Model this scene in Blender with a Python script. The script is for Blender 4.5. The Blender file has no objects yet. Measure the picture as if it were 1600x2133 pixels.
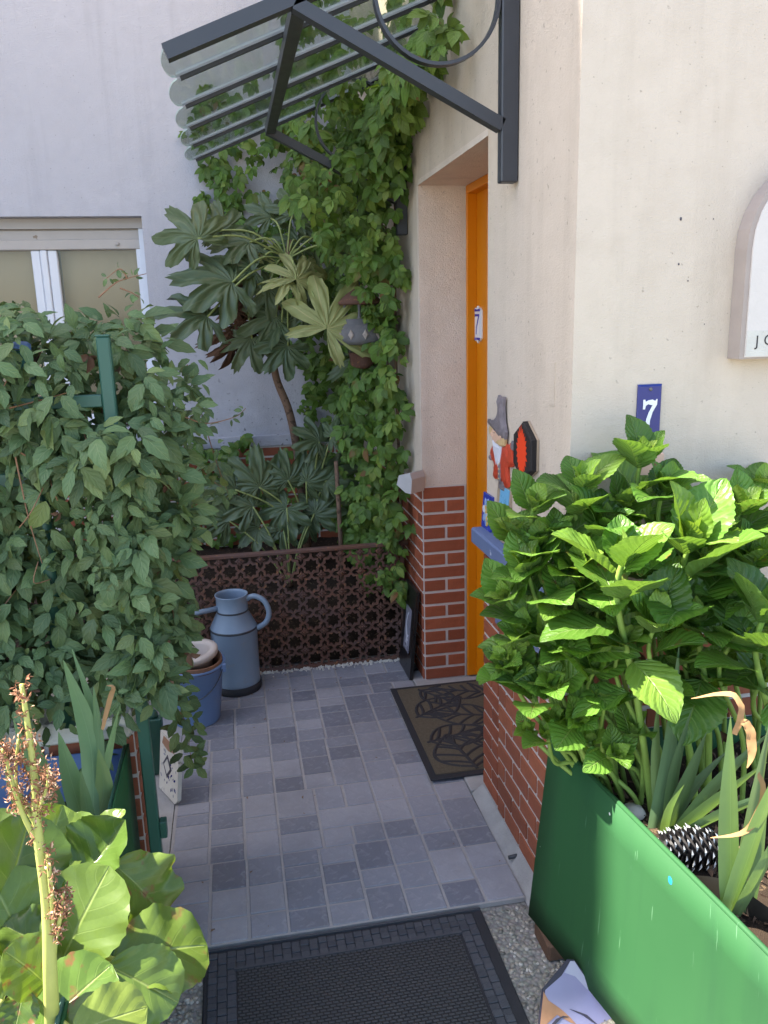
import bpy, bmesh, math, random
import numpy as np
from mathutils import Vector, Matrix, Euler, Quaternion
R_ = random.Random(7)
D = bpy.data
S = bpy.context.scene
COL = S.collection
rad = math.radians

# ------------------------------------------------------------------ camera
CAM_H = 1.55
FPX, PITCH, YAW, ROLL = 1693.6, .23522, .18056, -.02662
cam = D.cameras.new('camera'); camo = D.objects.new('camera', cam); COL.objects.link(camo)
cam.sensor_fit = 'VERTICAL'; cam.sensor_height = 24.0; cam.lens = 24.0 * FPX / 2133
cam.clip_start = .05; cam.clip_end = 1000
_f = Vector((math.sin(YAW) * math.cos(PITCH), math.cos(YAW) * math.cos(PITCH), -math.sin(PITCH)))
_r0 = Vector((math.cos(YAW), -math.sin(YAW), 0)); _u0 = _r0.cross(_f)
_r = math.cos(ROLL) * _r0 + math.sin(ROLL) * _u0; _u = -math.sin(ROLL) * _r0 + math.cos(ROLL) * _u0
camo.matrix_world = Matrix(((_r.x, _u.x, -_f.x, 0), (_r.y, _u.y, -_f.y, 0), (_r.z, _u.z, -_f.z, CAM_H), (0, 0, 0, 1)))
S.camera = camo
S.render.resolution_x, S.render.resolution_y = 768, 1024
CP = Vector((0, 0, CAM_H))

# ------------------------------------------------------------------ light
SUN_AZ, SUN_EL = rad(78), rad(55)          # azimuth measured from +Y towards -X
sd = Vector((-math.sin(SUN_AZ) * math.cos(SUN_EL), math.cos(SUN_AZ) * math.cos(SUN_EL), math.sin(SUN_EL)))
W = D.worlds.new('World'); S.world = W; W.use_nodes = True
nt = W.node_tree; bg = nt.nodes['Background']
sky = nt.nodes.new('ShaderNodeTexSky'); sky.sky_type = 'NISHITA'; sky.sun_disc = False
sky.sun_elevation = SUN_EL; sky.sun_rotation = math.atan2(sd.x, sd.y)
sky.air_density = 1.0; sky.dust_density = 1.6; sky.ozone_density = 1.0
nt.links.new(sky.outputs[0], bg.inputs[0]); bg.inputs[1].default_value = .115
sl = D.lights.new('sun', 'SUN'); sl.energy = 5.0; sl.angle = rad(.6); sl.color = (1, .94, .82)
slo = D.objects.new('sun', sl); COL.objects.link(slo); slo.location = (-6, 2, 12)
slo.rotation_euler = (-sd).to_track_quat('-Z', 'Y').to_euler()
S.view_settings.view_transform = 'Standard'; S.view_settings.look = 'None'
S.view_settings.gamma = 1; S.view_settings.use_curve_mapping = False
S.view_settings.exposure = 2.3

# ------------------------------------------------------------------ helpers
def ray(px, py):
    return _r * ((px - 800) / FPX) - _u * ((py - 1066.5) / FPX) + _f
def at(px, py, Y):
    d = ray(px, py); return CP + d * (Y / d.y)
def atx(px, py, X):
    d = ray(px, py); return CP + d * (X / d.x)
def atz(px, py, z):
    d = ray(px, py); return CP + d * ((z - CAM_H) / d.z)

class MB:
    def __init__(s): s.v = []; s.f = []; s.uv = {}; s.mi = []; s.m = 0; s.sm = []
    def add(s, vs, fs, uvs=None, smooth=False):
        o = len(s.v); s.v += [tuple(p) for p in vs]
        for k, f in enumerate(fs):
            s.f.append([i + o for i in f]); s.mi.append(s.m); s.sm.append(smooth)
        if uvs is not None:
            for i, u in enumerate(uvs): s.uv[i + o] = u
        return s
    def box(s, a, b, ch=0):
        x0, y0, z0 = a; x1, y1, z1 = b
        v = [(x0, y0, z0), (x1, y0, z0), (x1, y1, z0), (x0, y1, z0), (x0, y0, z1), (x1, y0, z1), (x1, y1, z1), (x0, y1, z1)]
        return s.add(v, [(0, 3, 2, 1), (4, 5, 6, 7), (0, 1, 5, 4), (1, 2, 6, 5), (2, 3, 7, 6), (3, 0, 4, 7)])
    def cbox(s, a, b, c=.003):
        """box with chamfered edges"""
        bm = bmesh.new(); bmesh.ops.create_cube(bm, size=1)
        for v in bm.verts:
            v.co = Vector(((a[i] + b[i]) / 2 + v.co[i] * (b[i] - a[i]) for i in range(3)))
        bmesh.ops.bevel(bm, geom=bm.edges[:], offset=c, segments=1, affect='EDGES')
        bm.verts.index_update()
        s.add([v.co for v in bm.verts], [[v.index for v in f.verts] for f in bm.faces]); bm.free(); return s
    def tube(s, pts, r, n=8, caps=True, smooth=True):
        pts = [Vector(p) for p in pts]; m = len(pts)
        rs = r if isinstance(r, (list, tuple)) else [r] * m
        vs = []; up = None
        for i, p in enumerate(pts):
            t = (pts[min(i + 1, m - 1)] - pts[max(i - 1, 0)]).normalized()
            if up is None:
                up = Vector((0, 0, 1)) if abs(t.z) < .9 else Vector((1, 0, 0))
            a = t.cross(up)
            if a.length < 1e-6: a = t.cross(Vector((0, 1, 0)))
            a.normalize(); b = a.cross(t).normalized(); up = b
            for k in range(n):
                an = 2 * math.pi * k / n
                vs.append(p + (a * math.cos(an) + b * math.sin(an)) * rs[i])
        fs = [(i * n + k, i * n + (k + 1) % n, (i + 1) * n + (k + 1) % n, (i + 1) * n + k) for i in range(m - 1) for k in range(n)]
        if caps: fs += [tuple(range(n))[::-1], tuple((m - 1) * n + k for k in range(n))]
        return s.add(vs, fs, smooth=smooth)
    def bar(s, p, q, w, h, up=(0, 0, 1)):
        """rectangular bar p->q, w across, h along up"""
        p = Vector(p); q = Vector(q); t = (q - p).normalized(); a = t.cross(Vector(up)).normalized(); b = a.cross(t)
        vs = [e + a * i * w / 2 + b * j * h / 2 for e in (p, q) for i, j in ((-1, -1), (1, -1), (1, 1), (-1, 1))]
        return s.add(vs, [(0, 3, 2, 1), (4, 5, 6, 7), (0, 1, 5, 4), (1, 2, 6, 5), (2, 3, 7, 6), (3, 0, 4, 7)])
    def lathe(s, prof, c=(0, 0, 0), n=28, tilt=None, smooth=True):
        vs = []; c = Vector(c)
        for r, z in prof:
            for k in range(n):
                a = 2 * math.pi * k / n; p = Vector((r * math.cos(a), r * math.sin(a), z))
                if tilt is not None: p = tilt @ p
                vs.append(c + p)
        m = len(prof)
        fs = [(i * n + k, i * n + (k + 1) % n, (i + 1) * n + (k + 1) % n, (i + 1) * n + k) for i in range(m - 1) for k in range(n)]
        return s.add(vs, fs, smooth=smooth)
    def relief(s, poly, th, fr, inset=.0, dome=0):
        """polygon poly in frame fr=(origin,udir,vdir) extruded by th along u x v; rounded front if inset"""
        o, u, v = (Vector(q) for q in fr); n = u.cross(v).normalized(); k = len(poly)
        cx = sum(p[0] for p in poly) / k; cy = sum(p[1] for p in poly) / k
        P = lambda x, y, d: o + u * x + v * y + n * d
        vs = [P(x, y, 0) for x, y in poly] + [P(x, y, th) for x, y in poly]
        fs = [tuple(range(k))[::-1]] + [(i, (i + 1) % k, k + (i + 1) % k, k + i) for i in range(k)]
        if inset:
            vs += [P(cx + (x - cx) * (1 - inset), cy + (y - cy) * (1 - inset), th + dome) for x, y in poly]
            fs += [(k + i, k + (i + 1) % k, 2 * k + (i + 1) % k, 2 * k + i) for i in range(k)] + [tuple(range(2 * k, 3 * k))]
        else: fs += [tuple(range(k, 2 * k))]
        return s.add(vs, fs)
    def mesh(s, name, off=None):
        me = D.meshes.new(name)
        v = s.v if off is None else [(x - off[0], y - off[1], z - off[2]) for x, y, z in s.v]
        me.from_pydata(v, [], s.f); me.polygons.foreach_set('material_index', s.mi); me.polygons.foreach_set('use_smooth', s.sm)
        if s.uv:
            l = me.uv_layers.new(name='UVMap'); li = np.zeros(len(me.loops), int); me.loops.foreach_get('vertex_index', li)
            arr = np.array([s.uv.get(i, (.5, .5)) for i in range(len(s.v))], float)
            l.data.foreach_set('uv', arr[li].ravel())
        me.update(); return me

def props(o, label=None, cat=None, group=None, kind=None):
    for k, v in (('label', label), ('category', cat), ('group', group), ('kind', kind)):
        if v: o[k] = v
    return o
def new(name, me, mats=None, parent=None, loc=None, mat4=None):
    o = D.objects.new(name, me); COL.objects.link(o)
    if mats is not None and me is not None and not me.materials:
        for m in (mats if isinstance(mats, (list, tuple)) else [mats]): me.materials.append(m)
    if parent: o.parent = parent
    if mat4 is not None: o.matrix_basis = mat4
    if loc is not None: o.location = loc
    return o
def wloc(o):
    p = Vector((0, 0, 0))
    while o: p += o.location; o = o.parent
    return p
def thing(name, label, cat, loc, group=None):
    o = D.objects.new(name, None); COL.objects.link(o); o.location = loc; o.empty_display_size = .05
    return props(o, label, cat, group)
def part(name, mb, mats, parent, kind=None):
    """mesh given in world coordinates, put under parent (things are never rotated)"""
    o = new(name, mb.mesh(name, wloc(parent)), mats, parent); return props(o, kind=kind)
def solo(name, mb, mats, label=None, cat=None, group=None, kind=None, loc=(0, 0, 0)):
    o = new(name, mb.mesh(name, loc), mats, None, loc); return props(o, label, cat, group, kind)
def frame(pos, d, n, s=1.0):
    """leaf frame: local +Y along d, local +Z near n"""
    d = Vector(d).normalized(); n = Vector(n); x = d.cross(n)
    if x.length < 1e-4: x = d.cross(Vector((.3, .5, .8)))
    x.normalize(); z = x.cross(d)
    sx, sy, sz = (s, s, s) if not isinstance(s, (tuple, list)) else s
    return Matrix(((x.x * sx, d.x * sy, z.x * sz, pos[0]), (x.y * sx, d.y * sy, z.y * sz, pos[1]), (x.z * sx, d.z * sy, z.z * sz, pos[2]), (0, 0, 0, 1)))
def rv(a=1.0): return Vector((R_.uniform(-a, a), R_.uniform(-a, a), R_.uniform(-a, a)))
def spline(pts, n=8):
    pts = [Vector(p) for p in pts]; out = []
    for i in range(len(pts) - 1):
        p0, p1, p2, p3 = pts[max(i - 1, 0)], pts[i], pts[i + 1], pts[min(i + 2, len(pts) - 1)]
        for k in range(n):
            t = k / n
            out.append(.5 * ((2 * p1) + (p2 - p0) * t + (2 * p0 - 5 * p1 + 4 * p2 - p3) * t * t + (3 * p1 - p0 - 3 * p2 + p3) * t ** 3))
    out.append(pts[-1]); return out

# ------------------------------------------------------------------ materials
class NT:
    def __init__(s, name):
        s.m = D.materials.new(name); s.m.use_nodes = True; s.t = s.m.node_tree
        s.b = s.t.nodes['Principled BSDF']; s.out = s.t.nodes['Material Output']
    def n(s, ty, **k):
        x = s.t.nodes.new('ShaderNode' + ty)
        for a, v in k.items():
            if a.startswith('i_'): x.inputs[int(a[2:]) if a[2:].isdigit() else a[2:]].default_value = v
            else: setattr(x, a, v)
        return x
    def l(s, a, b): s.t.links.new(a, b); return b
    def math(s, op, a, b=None, c=None, clamp=False):
        x = s.n('Math', operation=op); x.use_clamp = clamp
        for i, q in enumerate((a, b, c)):
            if q is None: continue
            if isinstance(q, (int, float)): x.inputs[i].default_value = q
            else: s.l(q, x.inputs[i])
        return x.outputs[0]
    def mix(s, fac, a, b, bl='MIX'):
        x = s.n('Mix', data_type='RGBA', blend_type=bl)
        for i, q in ((0, fac), (6, a), (7, b)):
            if isinstance(q, (int, float)): x.inputs[i].default_value = q
            elif isinstance(q, tuple): x.inputs[i].default_value = (*q, 1) if len(q) == 3 else q
            else: s.l(q, x.inputs[i])
        return x.outputs[2]
    def noise(s, scale, det=4, rough=.55, co=None, dim='3D'):
        x = s.n('TexNoise', noise_dimensions=dim); x.inputs['Scale'].default_value = scale
        x.inputs['Detail'].default_value = det; x.inputs['Roughness'].default_value = rough
        if co is None: co = s.obj()
        s.l(co, x.inputs['Vector']); return x.outputs[0]
    def obj(s):
        if not hasattr(s, '_o'): s._o = s.n('TexCoord').outputs['Object']
        return s._o
    def ramp(s, f, *st):
        x = s.n('ValToRGB'); e = x.color_ramp.elements
        while len(e) < len(st): e.new(.5)
        for q, (p, c) in zip(e, st): q.position = p; q.color = (*c, 1) if isinstance(c, tuple) else (c, c, c, 1)
        s.l(f, x.inputs[0]); return x.outputs[0]
    def rnd(s): return s.n('ObjectInfo').outputs['Random']
    def bump(s, h, st=.3, dist=.004, nrm=None):
        x = s.n('Bump'); x.inputs['Strength'].default_value = st; x.inputs['Distance'].default_value = dist
        s.l(h, x.inputs['Height'])
        if nrm is not None: s.l(nrm, x.inputs['Normal'])
        s.l(x.outputs[0], s.b.inputs['Normal']); return x.outputs[0]
    def set(s, col=None, rough=None, spec=None, metal=None):
        for k, v in (('Base Color', col), ('Roughness', rough), ('Specular IOR Level', spec), ('Metallic', metal)):
            if v is None: continue
            if isinstance(v, tuple): s.b.inputs[k].default_value = (*v, 1)
            elif isinstance(v, (int, float)): s.b.inputs[k].default_value = v
            else: s.l(v, s.b.inputs[k])
        return s

def stucco(name, c, dark, scale=220, st=.5, worm=False, shade_dirt=None):
    t = NT(name); big = t.noise(1.3, 5, .6); mid = t.noise(14, 3)
    col = t.mix(t.ramp(big, (.35, 0.), (.7, 1.)), c, tuple(x * .93 for x in c))
    col = t.mix(t.math('MULTIPLY', t.ramp(mid, (.45, 0.), (.75, 1.)), .35), col, dark)
    sp = t.noise(75, 2); col = t.mix(t.math('MULTIPLY', t.ramp(sp, (.68, 0.), (.73, 1.)), .55), col, tuple(x * .55 for x in dark))
    if shade_dirt:   # plants' shade painted as mottled darker tone low down, plus algae specks (object space z)
        sx = t.n('SeparateXYZ'); t.l(t.obj(), sx.inputs[0])
        h = t.math('MULTIPLY_ADD', sx.outputs[2], -1 / (shade_dirt[1] - shade_dirt[0]), shade_dirt[1] / (shade_dirt[1] - shade_dirt[0]), clamp=True)
        k = t.math('MULTIPLY', h, t.ramp(t.noise(9, 6, .7), (.35, .2), (.65, 1.)))
        col = t.mix(t.math('MULTIPLY', k, .75), col, shade_dirt[2])
        s2 = t.ramp(t.noise(42, 2, .4), (.66, 0.), (.7, 1.))
        col = t.mix(t.math('MULTIPLY', t.math('MULTIPLY', s2, h), .8), col, (.03, .03, .03))
    mp = t.n('Mapping'); mp.inputs['Scale'].default_value = (7, 7, .55); t.l(t.obj(), mp.inputs['Vector'])
    stx = t.ramp(t.noise(1.0, 5, .65, mp.outputs[0]), (.50, 0.), (.72, 1.)); col = t.mix(t.math('MULTIPLY', stx, .42), col, tuple(x * .80 for x in dark))
    pt_ = t.ramp(t.noise(2.6, 4, .6), (.56, 0.), (.60, 1.)); col = t.mix(t.math('MULTIPLY', pt_, .16), col, tuple(min(1, x * 1.18) for x in c))
    t.set(col, .93, .2)
    if worm:
        d = t.n('TexNoise'); d.inputs['Scale'].default_value = scale; d.inputs['Distortion'].default_value = 1.6; d.inputs['Detail'].default_value = 1; t.l(t.obj(), d.inputs['Vector']); h = d.outputs[0]
        h = t.ramp(h, (.38, 0.), (.6, 1.))
    else: h = t.math('ADD', t.noise(scale, 3, .6), t.math('MULTIPLY', t.noise(scale * .25, 2), .6))
    t.bump(h, st, .006); return t.m
def paint(name, c, rough=.45, var=.12, spec=.4, metal=0, bump=0, scale=12, wear=None):
    t = NT(name); n = t.noise(scale, 5, .6)
    col = t.mix(n, tuple(x * (1 - var) for x in c), tuple(min(1, x * (1 + var)) for x in c))
    if wear: col = t.mix(t.ramp(t.noise(wear[1], 4, .6), (wear[2], 0.), (wear[2] + .03, 1.)), col, wear[0])
    t.set(col, t.math('MULTIPLY_ADD', n, .25, rough - .12), spec, metal)
    if bump: t.bump(t.noise(scale * 12, 3), bump, .003)
    return t.m
def brickmat(name, a, b):
    t = NT(name); r = t.rnd(); n = t.noise(30, 5, .6); g = t.noise(160, 3)
    col = t.mix(r, a, b); col = t.mix(t.ramp(t.math('FRACT', t.math('MULTIPLY', r, 9.7)), (.75, 0.), (1., .75)), col, tuple(x * .62 for x in b)); col = t.mix(t.math('MULTIPLY', t.ramp(n, (.4, 0.), (.7, 1.)), .5), col, tuple(x * .6 for x in a))
    col = t.mix(t.math('MULTIPLY', t.ramp(t.noise(11, 4, .7), (.62, 0.), (.75, 1.)), .4), col, (.45, .38, .34))
    t.set(col, .68, .3); t.bump(g, .35, .002); return t.m
def leafmat(name, c1, c2, young, vein, rough=.42, trans=.35, nv=7, vslope=.9, vw=.11, lateral=.55, bump=.5, back=None, brown=None, spec=.42):
    """two leaf tones mixed per leaf, pale midrib and side veins from the leaf's own UV, thin-leaf translucency"""
    t = NT(name); uv = t.n('UVMap'); sx = t.n('SeparateXYZ'); t.l(uv.outputs[0], sx.inputs[0])
    a = t.math('ABSOLUTE', t.math('MULTIPLY_ADD', sx.outputs[0], 2, -1)); v = sx.outputs[1]
    g = t.n('NewGeometry'); r = t.math('FRACT', t.math('ADD', t.math('MULTIPLY', g.outputs['Random Per Island'], 3.7), t.rnd()))
    mid = t.math('SUBTRACT', 1, t.math('DIVIDE', a, .045), clamp=True)
    ph = t.math('SUBTRACT', t.math('MULTIPLY', v, nv), t.math('MULTIPLY', a, vslope))
    fr = t.math('ABSOLUTE', t.math('SUBTRACT', t.math('FRACT', ph), .5))
    lat = t.math('MULTIPLY', t.math('SUBTRACT', 1, t.math('DIVIDE', fr, vw), clamp=True), t.math('SUBTRACT', 1.05, a, clamp=True))
    ve = t.math('MAXIMUM', mid, t.math('MULTIPLY', lat, lateral))
    col = t.mix(r, c1, c2); r2 = t.math('FRACT', t.math('MULTIPLY', r, 7.3))
    col = t.mix(t.ramp(r2, (.72, 0.), (1., .8)), col, young)
    col = t.mix(t.math('MULTIPLY', t.noise(26, 3), .35), col, tuple(x * .55 for x in c1))
    col = t.mix(t.math('MULTIPLY', ve, .7), col, vein)
    r4 = t.math('FRACT', t.math('MULTIPLY', r, 23.7)); col = t.mix(1.0, col, t.ramp(r4, (0., .62), (.5, 1.), (1., 1.22)), 'MULTIPLY')
    if brown:
        r3 = t.math('FRACT', t.math('MULTIPLY', r, 13.1))
        k = t.math('MULTIPLY', t.ramp(r3, (.8, 0.), (.9, 1.)), t.ramp(t.noise(3.2, 4), (.55, 0.), (.62, 1.))); col = t.mix(k, col, brown)
    if back: col = t.mix(t.math('MULTIPLY', g.outputs['Backfacing'], .7), col, back)
    t.set(col, rough, spec)
    h = t.math('ADD', t.math('MULTIPLY', t.math('SUBTRACT', .5, fr), 1.0), t.math('MULTIPLY', ve, -.6))
    nb = t.bump(h, bump, .004)
    tr = t.n('BsdfTranslucent'); t.l(t.mix(1.0, col, (1.0, 1.0, .35), 'MULTIPLY'), tr.inputs[0]); t.l(nb, tr.inputs[1])
    ms = t.n('MixShader'); ms.inputs[0].default_value = trans
    t.l(t.b.outputs[0], ms.inputs[1]); t.l(tr.outputs[0], ms.inputs[2]); t.l(ms.outputs[0], t.out.inputs[0])
    return t.m

M = {}
M['wall_cream'] = stucco('cream_stucco', (.60, .505, .41), (.50, .41, .32), 260, .35)
M['wall_reveal'] = stucco('coarse_cream_stucco', (.70, .60, .51), (.58, .48, .40), 130, .45, True)
M['wall_white'] = stucco('white_stucco', (.545, .53, .57), (.465, .45, .485), 120, .42, True, (.7, 1.55, (.30, .285, .30)))
M['brick'] = brickmat('red_brick', (.33, .092, .042), (.245, .068, .034))
M['brick_light'] = brickmat('orange_brick', (.345, .108, .052), (.265, .08, .042))
M['mortar'] = paint('mortar', (.56, .51, .475), .95, .15, .1, bump=.5, scale=40)
M['cement'] = paint('cement', (.33, .32, .31), .95, .3, .1, bump=.6, scale=14)
M['orange'] = paint('orange_paint', (.62, .19, .002), .4, .05, .3, scale=6)
M['blue_paint'] = paint('blue_ledge_paint', (.125, .165, .29), .62, .18, .3, bump=.2, scale=18, wear=((.42, .45, .56), 9, .66))
M['white_paint'] = paint('white_paint', (.72, .72, .73), .5, .06, .4)
M['sill_paint'] = paint('shaded_white_paint', (.42, .41, .41), .7, .15, .3, scale=20)  # white sill, its colour darkened to stand for the vines' shade
M['cap_stone'] = paint('whitewashed_stone', (.58, .55, .49), .9, .2, .2, bump=.7, scale=22, wear=((.3, .28, .25), 16, .62))
M['iron'] = paint('anthracite_iron', (.033, .035, .042), .45, .2, .5, scale=20)
def rusty():
    t = NT('rusty_cast_iron'); gp_ = t.n('NewGeometry').outputs['Position']; n = t.noise(24, 5, .6, gp_); b = t.noise(4, 4, .6, gp_)
    col = t.mix(n, (.085, .045, .034), (.19, .088, .055)); col = t.mix(t.ramp(b, (.48, 0.), (.62, 1.)), col, (.12, .075, .065)); col = t.mix(t.math('MULTIPLY', t.rnd(), .5), col, (.09, .05, .042))
    col = t.mix(t.ramp(t.noise(60, 3, .6, gp_), (.62, 0.), (.66, 1.)), col, (.24, .11, .05)); t.set(col, .82, .25); t.bump(n, .7, .004); return t.m
M['rust'] = rusty()
M['green'] = None
M['zinc_blue'] = paint('blue_grey_zinc', (.19, .25, .325), .48, .16, .45, scale=9, wear=((.2, .24, .29), 14, .63))
M['black'] = paint('black_rubber', (.026, .026, .030), .7, .3, .3, bump=.25, scale=20)
M['bucket'] = paint('blue_plastic', (.15, .235, .42), .45, .12, .4, scale=8)
M['terracotta'] = paint('brown_pot', (.17, .085, .05), .6, .2, .3, scale=14)
M['beige_pot'] = paint('beige_pot', (.48, .41, .36), .55, .1, .35, scale=9)
M['soil'] = paint('dark_soil', (.035, .024, .017), .95, .5, .1, bump=1.0, scale=30, wear=((.11, .075, .045), 60, .6))
M['white_pvc'] = paint('white_pvc', (.76, .76, .80), .4, .05, .4)
M['beige_pvc'] = paint('weathered_beige_pvc', (.50, .45, .41), .6, .1, .3, scale=10, wear=((.3, .23, .17), 14, .7))
M['dark'] = paint('dark_gap', (.02, .02, .02), .9, .1, .1)
M['wood'] = paint('brown_wood', (.12, .07, .045), .8, .35, .2, bump=.5, scale=25)
M['bark'] = paint('brown_bark', (.20, .125, .085), .9, .35, .15, bump=.8, scale=35, wear=((.1, .065, .045), 40, .58))
M['stem_green'] = paint('green_stem', (.20, .30, .06), .5, .2, .3, scale=40)
M['stem_red'] = paint('reddish_vine_stem', (.24, .13, .075), .7, .3, .2, scale=40)
M['petiole'] = paint('pale_petiole', (.26, .30, .10), .5, .2, .3, scale=40)
M['stone'] = paint('carved_grey_stone', (.15, .143, .145), .9, .35, .2, bump=.8, scale=30)
M['white_enamel'] = paint('white_enamel', (.75, .75, .76), .2, .04, .5)
M['blue_enamel'] = paint('cobalt_enamel', (.012, .022, .16), .18, .1, .5)
M['blue_ink'] = paint('blue_glaze', (.03, .045, .33), .25, .2, .5)
M['pale_blue'] = paint('pale_blue_glaze', (.30, .40, .62), .25, .2, .5)
M['yellow'] = paint('yellow_glaze', (.62, .40, .08), .3, .2, .5)
M['tan_tile'] = paint('tan_tile', (.36, .27, .19), .4, .25, .4, scale=30)
M['sky_tile'] = paint('sky_blue_glaze', (.16, .42, .66), .3, .15, .5)
M['teal_tile'] = paint('teal_glaze', (.02, .20, .15), .3, .25, .5)
M['red_coat'] = paint('red_ceramic', (.50, .055, .022), .35, .3, .5, scale=40)
M['hat_grey'] = paint('pewter_ceramic', (.20, .17, .18), .5, .5, .4, bump=.6, scale=60)
M['blond'] = paint('blond_ceramic', (.55, .38, .19), .5, .25, .4, scale=60)
M['skin'] = paint('pink_ceramic', (.66, .42, .30), .45, .08, .4)
M['hex_black'] = paint('black_painted_wood', (.022, .018, .017), .7, .35, .3, bump=.4, scale=50)
M['red_splash'] = paint('vermilion_paint', (.74, .055, .012), .6, .08, .3)
M['plaque'] = paint('weathered_limestone', (.60, .545, .50), .85, .1, .2, bump=.3, scale=16, wear=((.5, .44, .41), 7, .6))
M['plaque_edge'] = paint('grey_limestone_edge', (.36, .30, .265), .85, .12, .2, bump=.3, scale=20)
M['letter'] = paint('dark_letter', (.05, .045, .045), .8, .1, .2)
M['lavender'] = paint('lavender_print', (.26, .25, .39), .5, .22, .4, scale=8)
M['lavender_pale'] = paint('pale_lavender_print', (.40, .40, .50), .5, .1, .4, scale=8)
M['copper_print'] = paint('copper_print', (.32, .17, .10), .5, .4, .4, scale=26)
M['ink_dark'] = paint('dark_print', (.045, .04, .06), .5, .2, .4)
M['frame_black'] = paint('black_gloss_frame', (.012, .012, .013), .3, .2, .5)
M['print_grey'] = paint('grey_print', (.22, .22, .27), .3, .06, .5)
M['print_white'] = paint('white_print', (.62, .62, .68), .4, .06, .4)
M['pinecone_dark'] = paint('black_cone_scale', (.018, .016, .017), .6, .2, .35)
M['pinecone_tip'] = paint('white_cone_tip', (.62, .62, .63), .6, .15, .3)
M['dead'] = paint('dead_leaf', (.10, .055, .035), .85, .5, .15, scale=25)
M['straw'] = paint('straw_leaf', (.30, .17, .075), .75, .3, .25, scale=30)
M['seed'] = paint('brown_seedhead', (.24, .11, .06), .75, .5, .2, scale=60, wear=((.55, .36, .24), 80, .55))
M['stalk'] = paint('pale_green_stalk', (.42, .44, .12), .5, .25, .35, scale=20)
M['mat_brown'] = paint('brown_coir', (.125, .105, .075), .98, .35, .08, bump=1.0, scale=90)
M['pale_stone'] = paint('pale_stone', (.5, .46, .42), .8, .2, .2, scale=20)
M['liner'] = paint('black_liner', (.03, .026, .02), .75, .3, .3)
# green sheet metal: paint flecks and blue chips
def green_sheet():
    t = NT('green_sheet_paint'); n = t.noise(3, 4)
    col = t.mix(n, (.021, .080, .028), (.028, .095, .034))
    fl = t.ramp(t.noise(28, 2, .4), (.765, 0.), (.775, 1.)); col = t.mix(fl, col, (.6, .62, .55))
    bl = t.ramp(t.noise(9, 2, .4), (.76, 0.), (.765, 1.)); col = t.mix(bl, col, (.01, .16, .45))
    mp = t.n('Mapping'); mp.inputs['Scale'].default_value = (1, 60, 4); mp.inputs['Rotation'].default_value = (.5, .3, .2); t.l(t.obj(), mp.inputs['Vector'])
    sc = t.ramp(t.noise(2.0, 3, .5, mp.outputs[0]), (.70, 0.), (.73, 1.)); col = t.mix(t.math('MULTIPLY', sc, .35), col, (.14, .27, .16))
    mp2 = t.n('Mapping'); mp2.inputs['Scale'].default_value = (9, 9, .8); t.l(t.obj(), mp2.inputs['Vector'])
    col = t.mix(t.math('MULTIPLY', t.ramp(t.noise(1.0, 5, .6, mp2.outputs[0]), (.5, 0.), (.75, 1.)), .45), col, (.015, .05, .025))
    t.set(col, t.math('MULTIPLY_ADD', n, .2, .55), .16); t.bump(t.noise(2.2, 2), .25, .03); return t.m
M['green'] = green_sheet()
M['green_post'] = paint('green_post_paint', (.026, .088, .062), .42, .15, .45, scale=7)
M['blue_inside'] = paint('blue_planter_paint', (.075, .125, .25), .5, .2, .35)
def slate():
    t = NT('slate_tile'); r = t.rnd(); n = t.noise(9, 6, .65); w = t.n('TexNoise'); w.inputs['Scale'].default_value = 40; w.inputs['Detail'].default_value = 5; w.inputs['Distortion'].default_value = 1.2
    t.l(t.obj(), w.inputs['Vector'])
    col = t.ramp(r, (0., (.15, .156, .192)), (.3, (.215, .22, .255)), (.62, (.285, .286, .322)), (1., (.36, .352, .378)))
    col = t.mix(t.math('MULTIPLY', n, .5), col, (.13, .128, .145))
    col = t.mix(t.math('MULTIPLY', t.ramp(w.outputs[0], (.52, 0.), (.66, 1.)), .32), col, (.36, .36, .38))
    gp_ = t.n('NewGeometry').outputs['Position']
    col = t.mix(t.math('MULTIPLY', t.ramp(t.noise(3.2, 6, .65, gp_), (.45, 0.), (.7, 1.)), .38), col, (.12, .112, .11))
    col = t.mix(t.math('MULTIPLY', t.ramp(t.noise(14, 5, .7, gp_), (.58, 0.), (.7, 1.)), .3), col, (.36, .34, .33))
    t.set(col, t.math('MULTIPLY_ADD', n, .3, .42), .4); t.bump(w.outputs[0], .5, .004); return t.m
M['slate'] = slate()
M['grout'] = paint('floor_grout', (.33, .31, .30), .95, .2, .1, bump=.4, scale=30)
def aggregate():
    t = NT('pebble_concrete'); v = t.n('TexVoronoi'); v.inputs['Scale'].default_value = 95; t.l(t.obj(), v.inputs['Vector'])
    col = t.mix(t.n('SeparateColor').outputs[0] if False else v.outputs['Distance'], (.40, .375, .33), (.12, .115, .105))
    hs = t.mix(.35, col, v.outputs['Color'], 'MULTIPLY'); col = t.mix(.4, col, hs)
    col = t.mix(t.math('MULTIPLY', t.ramp(t.noise(4, 5), (.4, 0.), (.65, 1.)), .5), col, (.2, .195, .18))
    t.set(col, .85, .3); t.bump(t.math('SUBTRACT', 1, v.outputs['Distance']), .8, .006); return t.m
M['aggregate'] = aggregate()
M['road'] = paint('pale_pavement', (.42, .39, .34), .95, .15, .2, bump=.3, scale=6)
def pebble():
    t = NT('pebbles'); g = t.n('NewGeometry'); t.set(t.ramp(g.outputs['Random Per Island'], (0., (.13, .12, .10)), (.35, (.25, .225, .185)), (.7, (.36, .32, .26)), (1., (.5, .47, .42))), .55, .4); return t.m
M['pebble'] = pebble()
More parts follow.
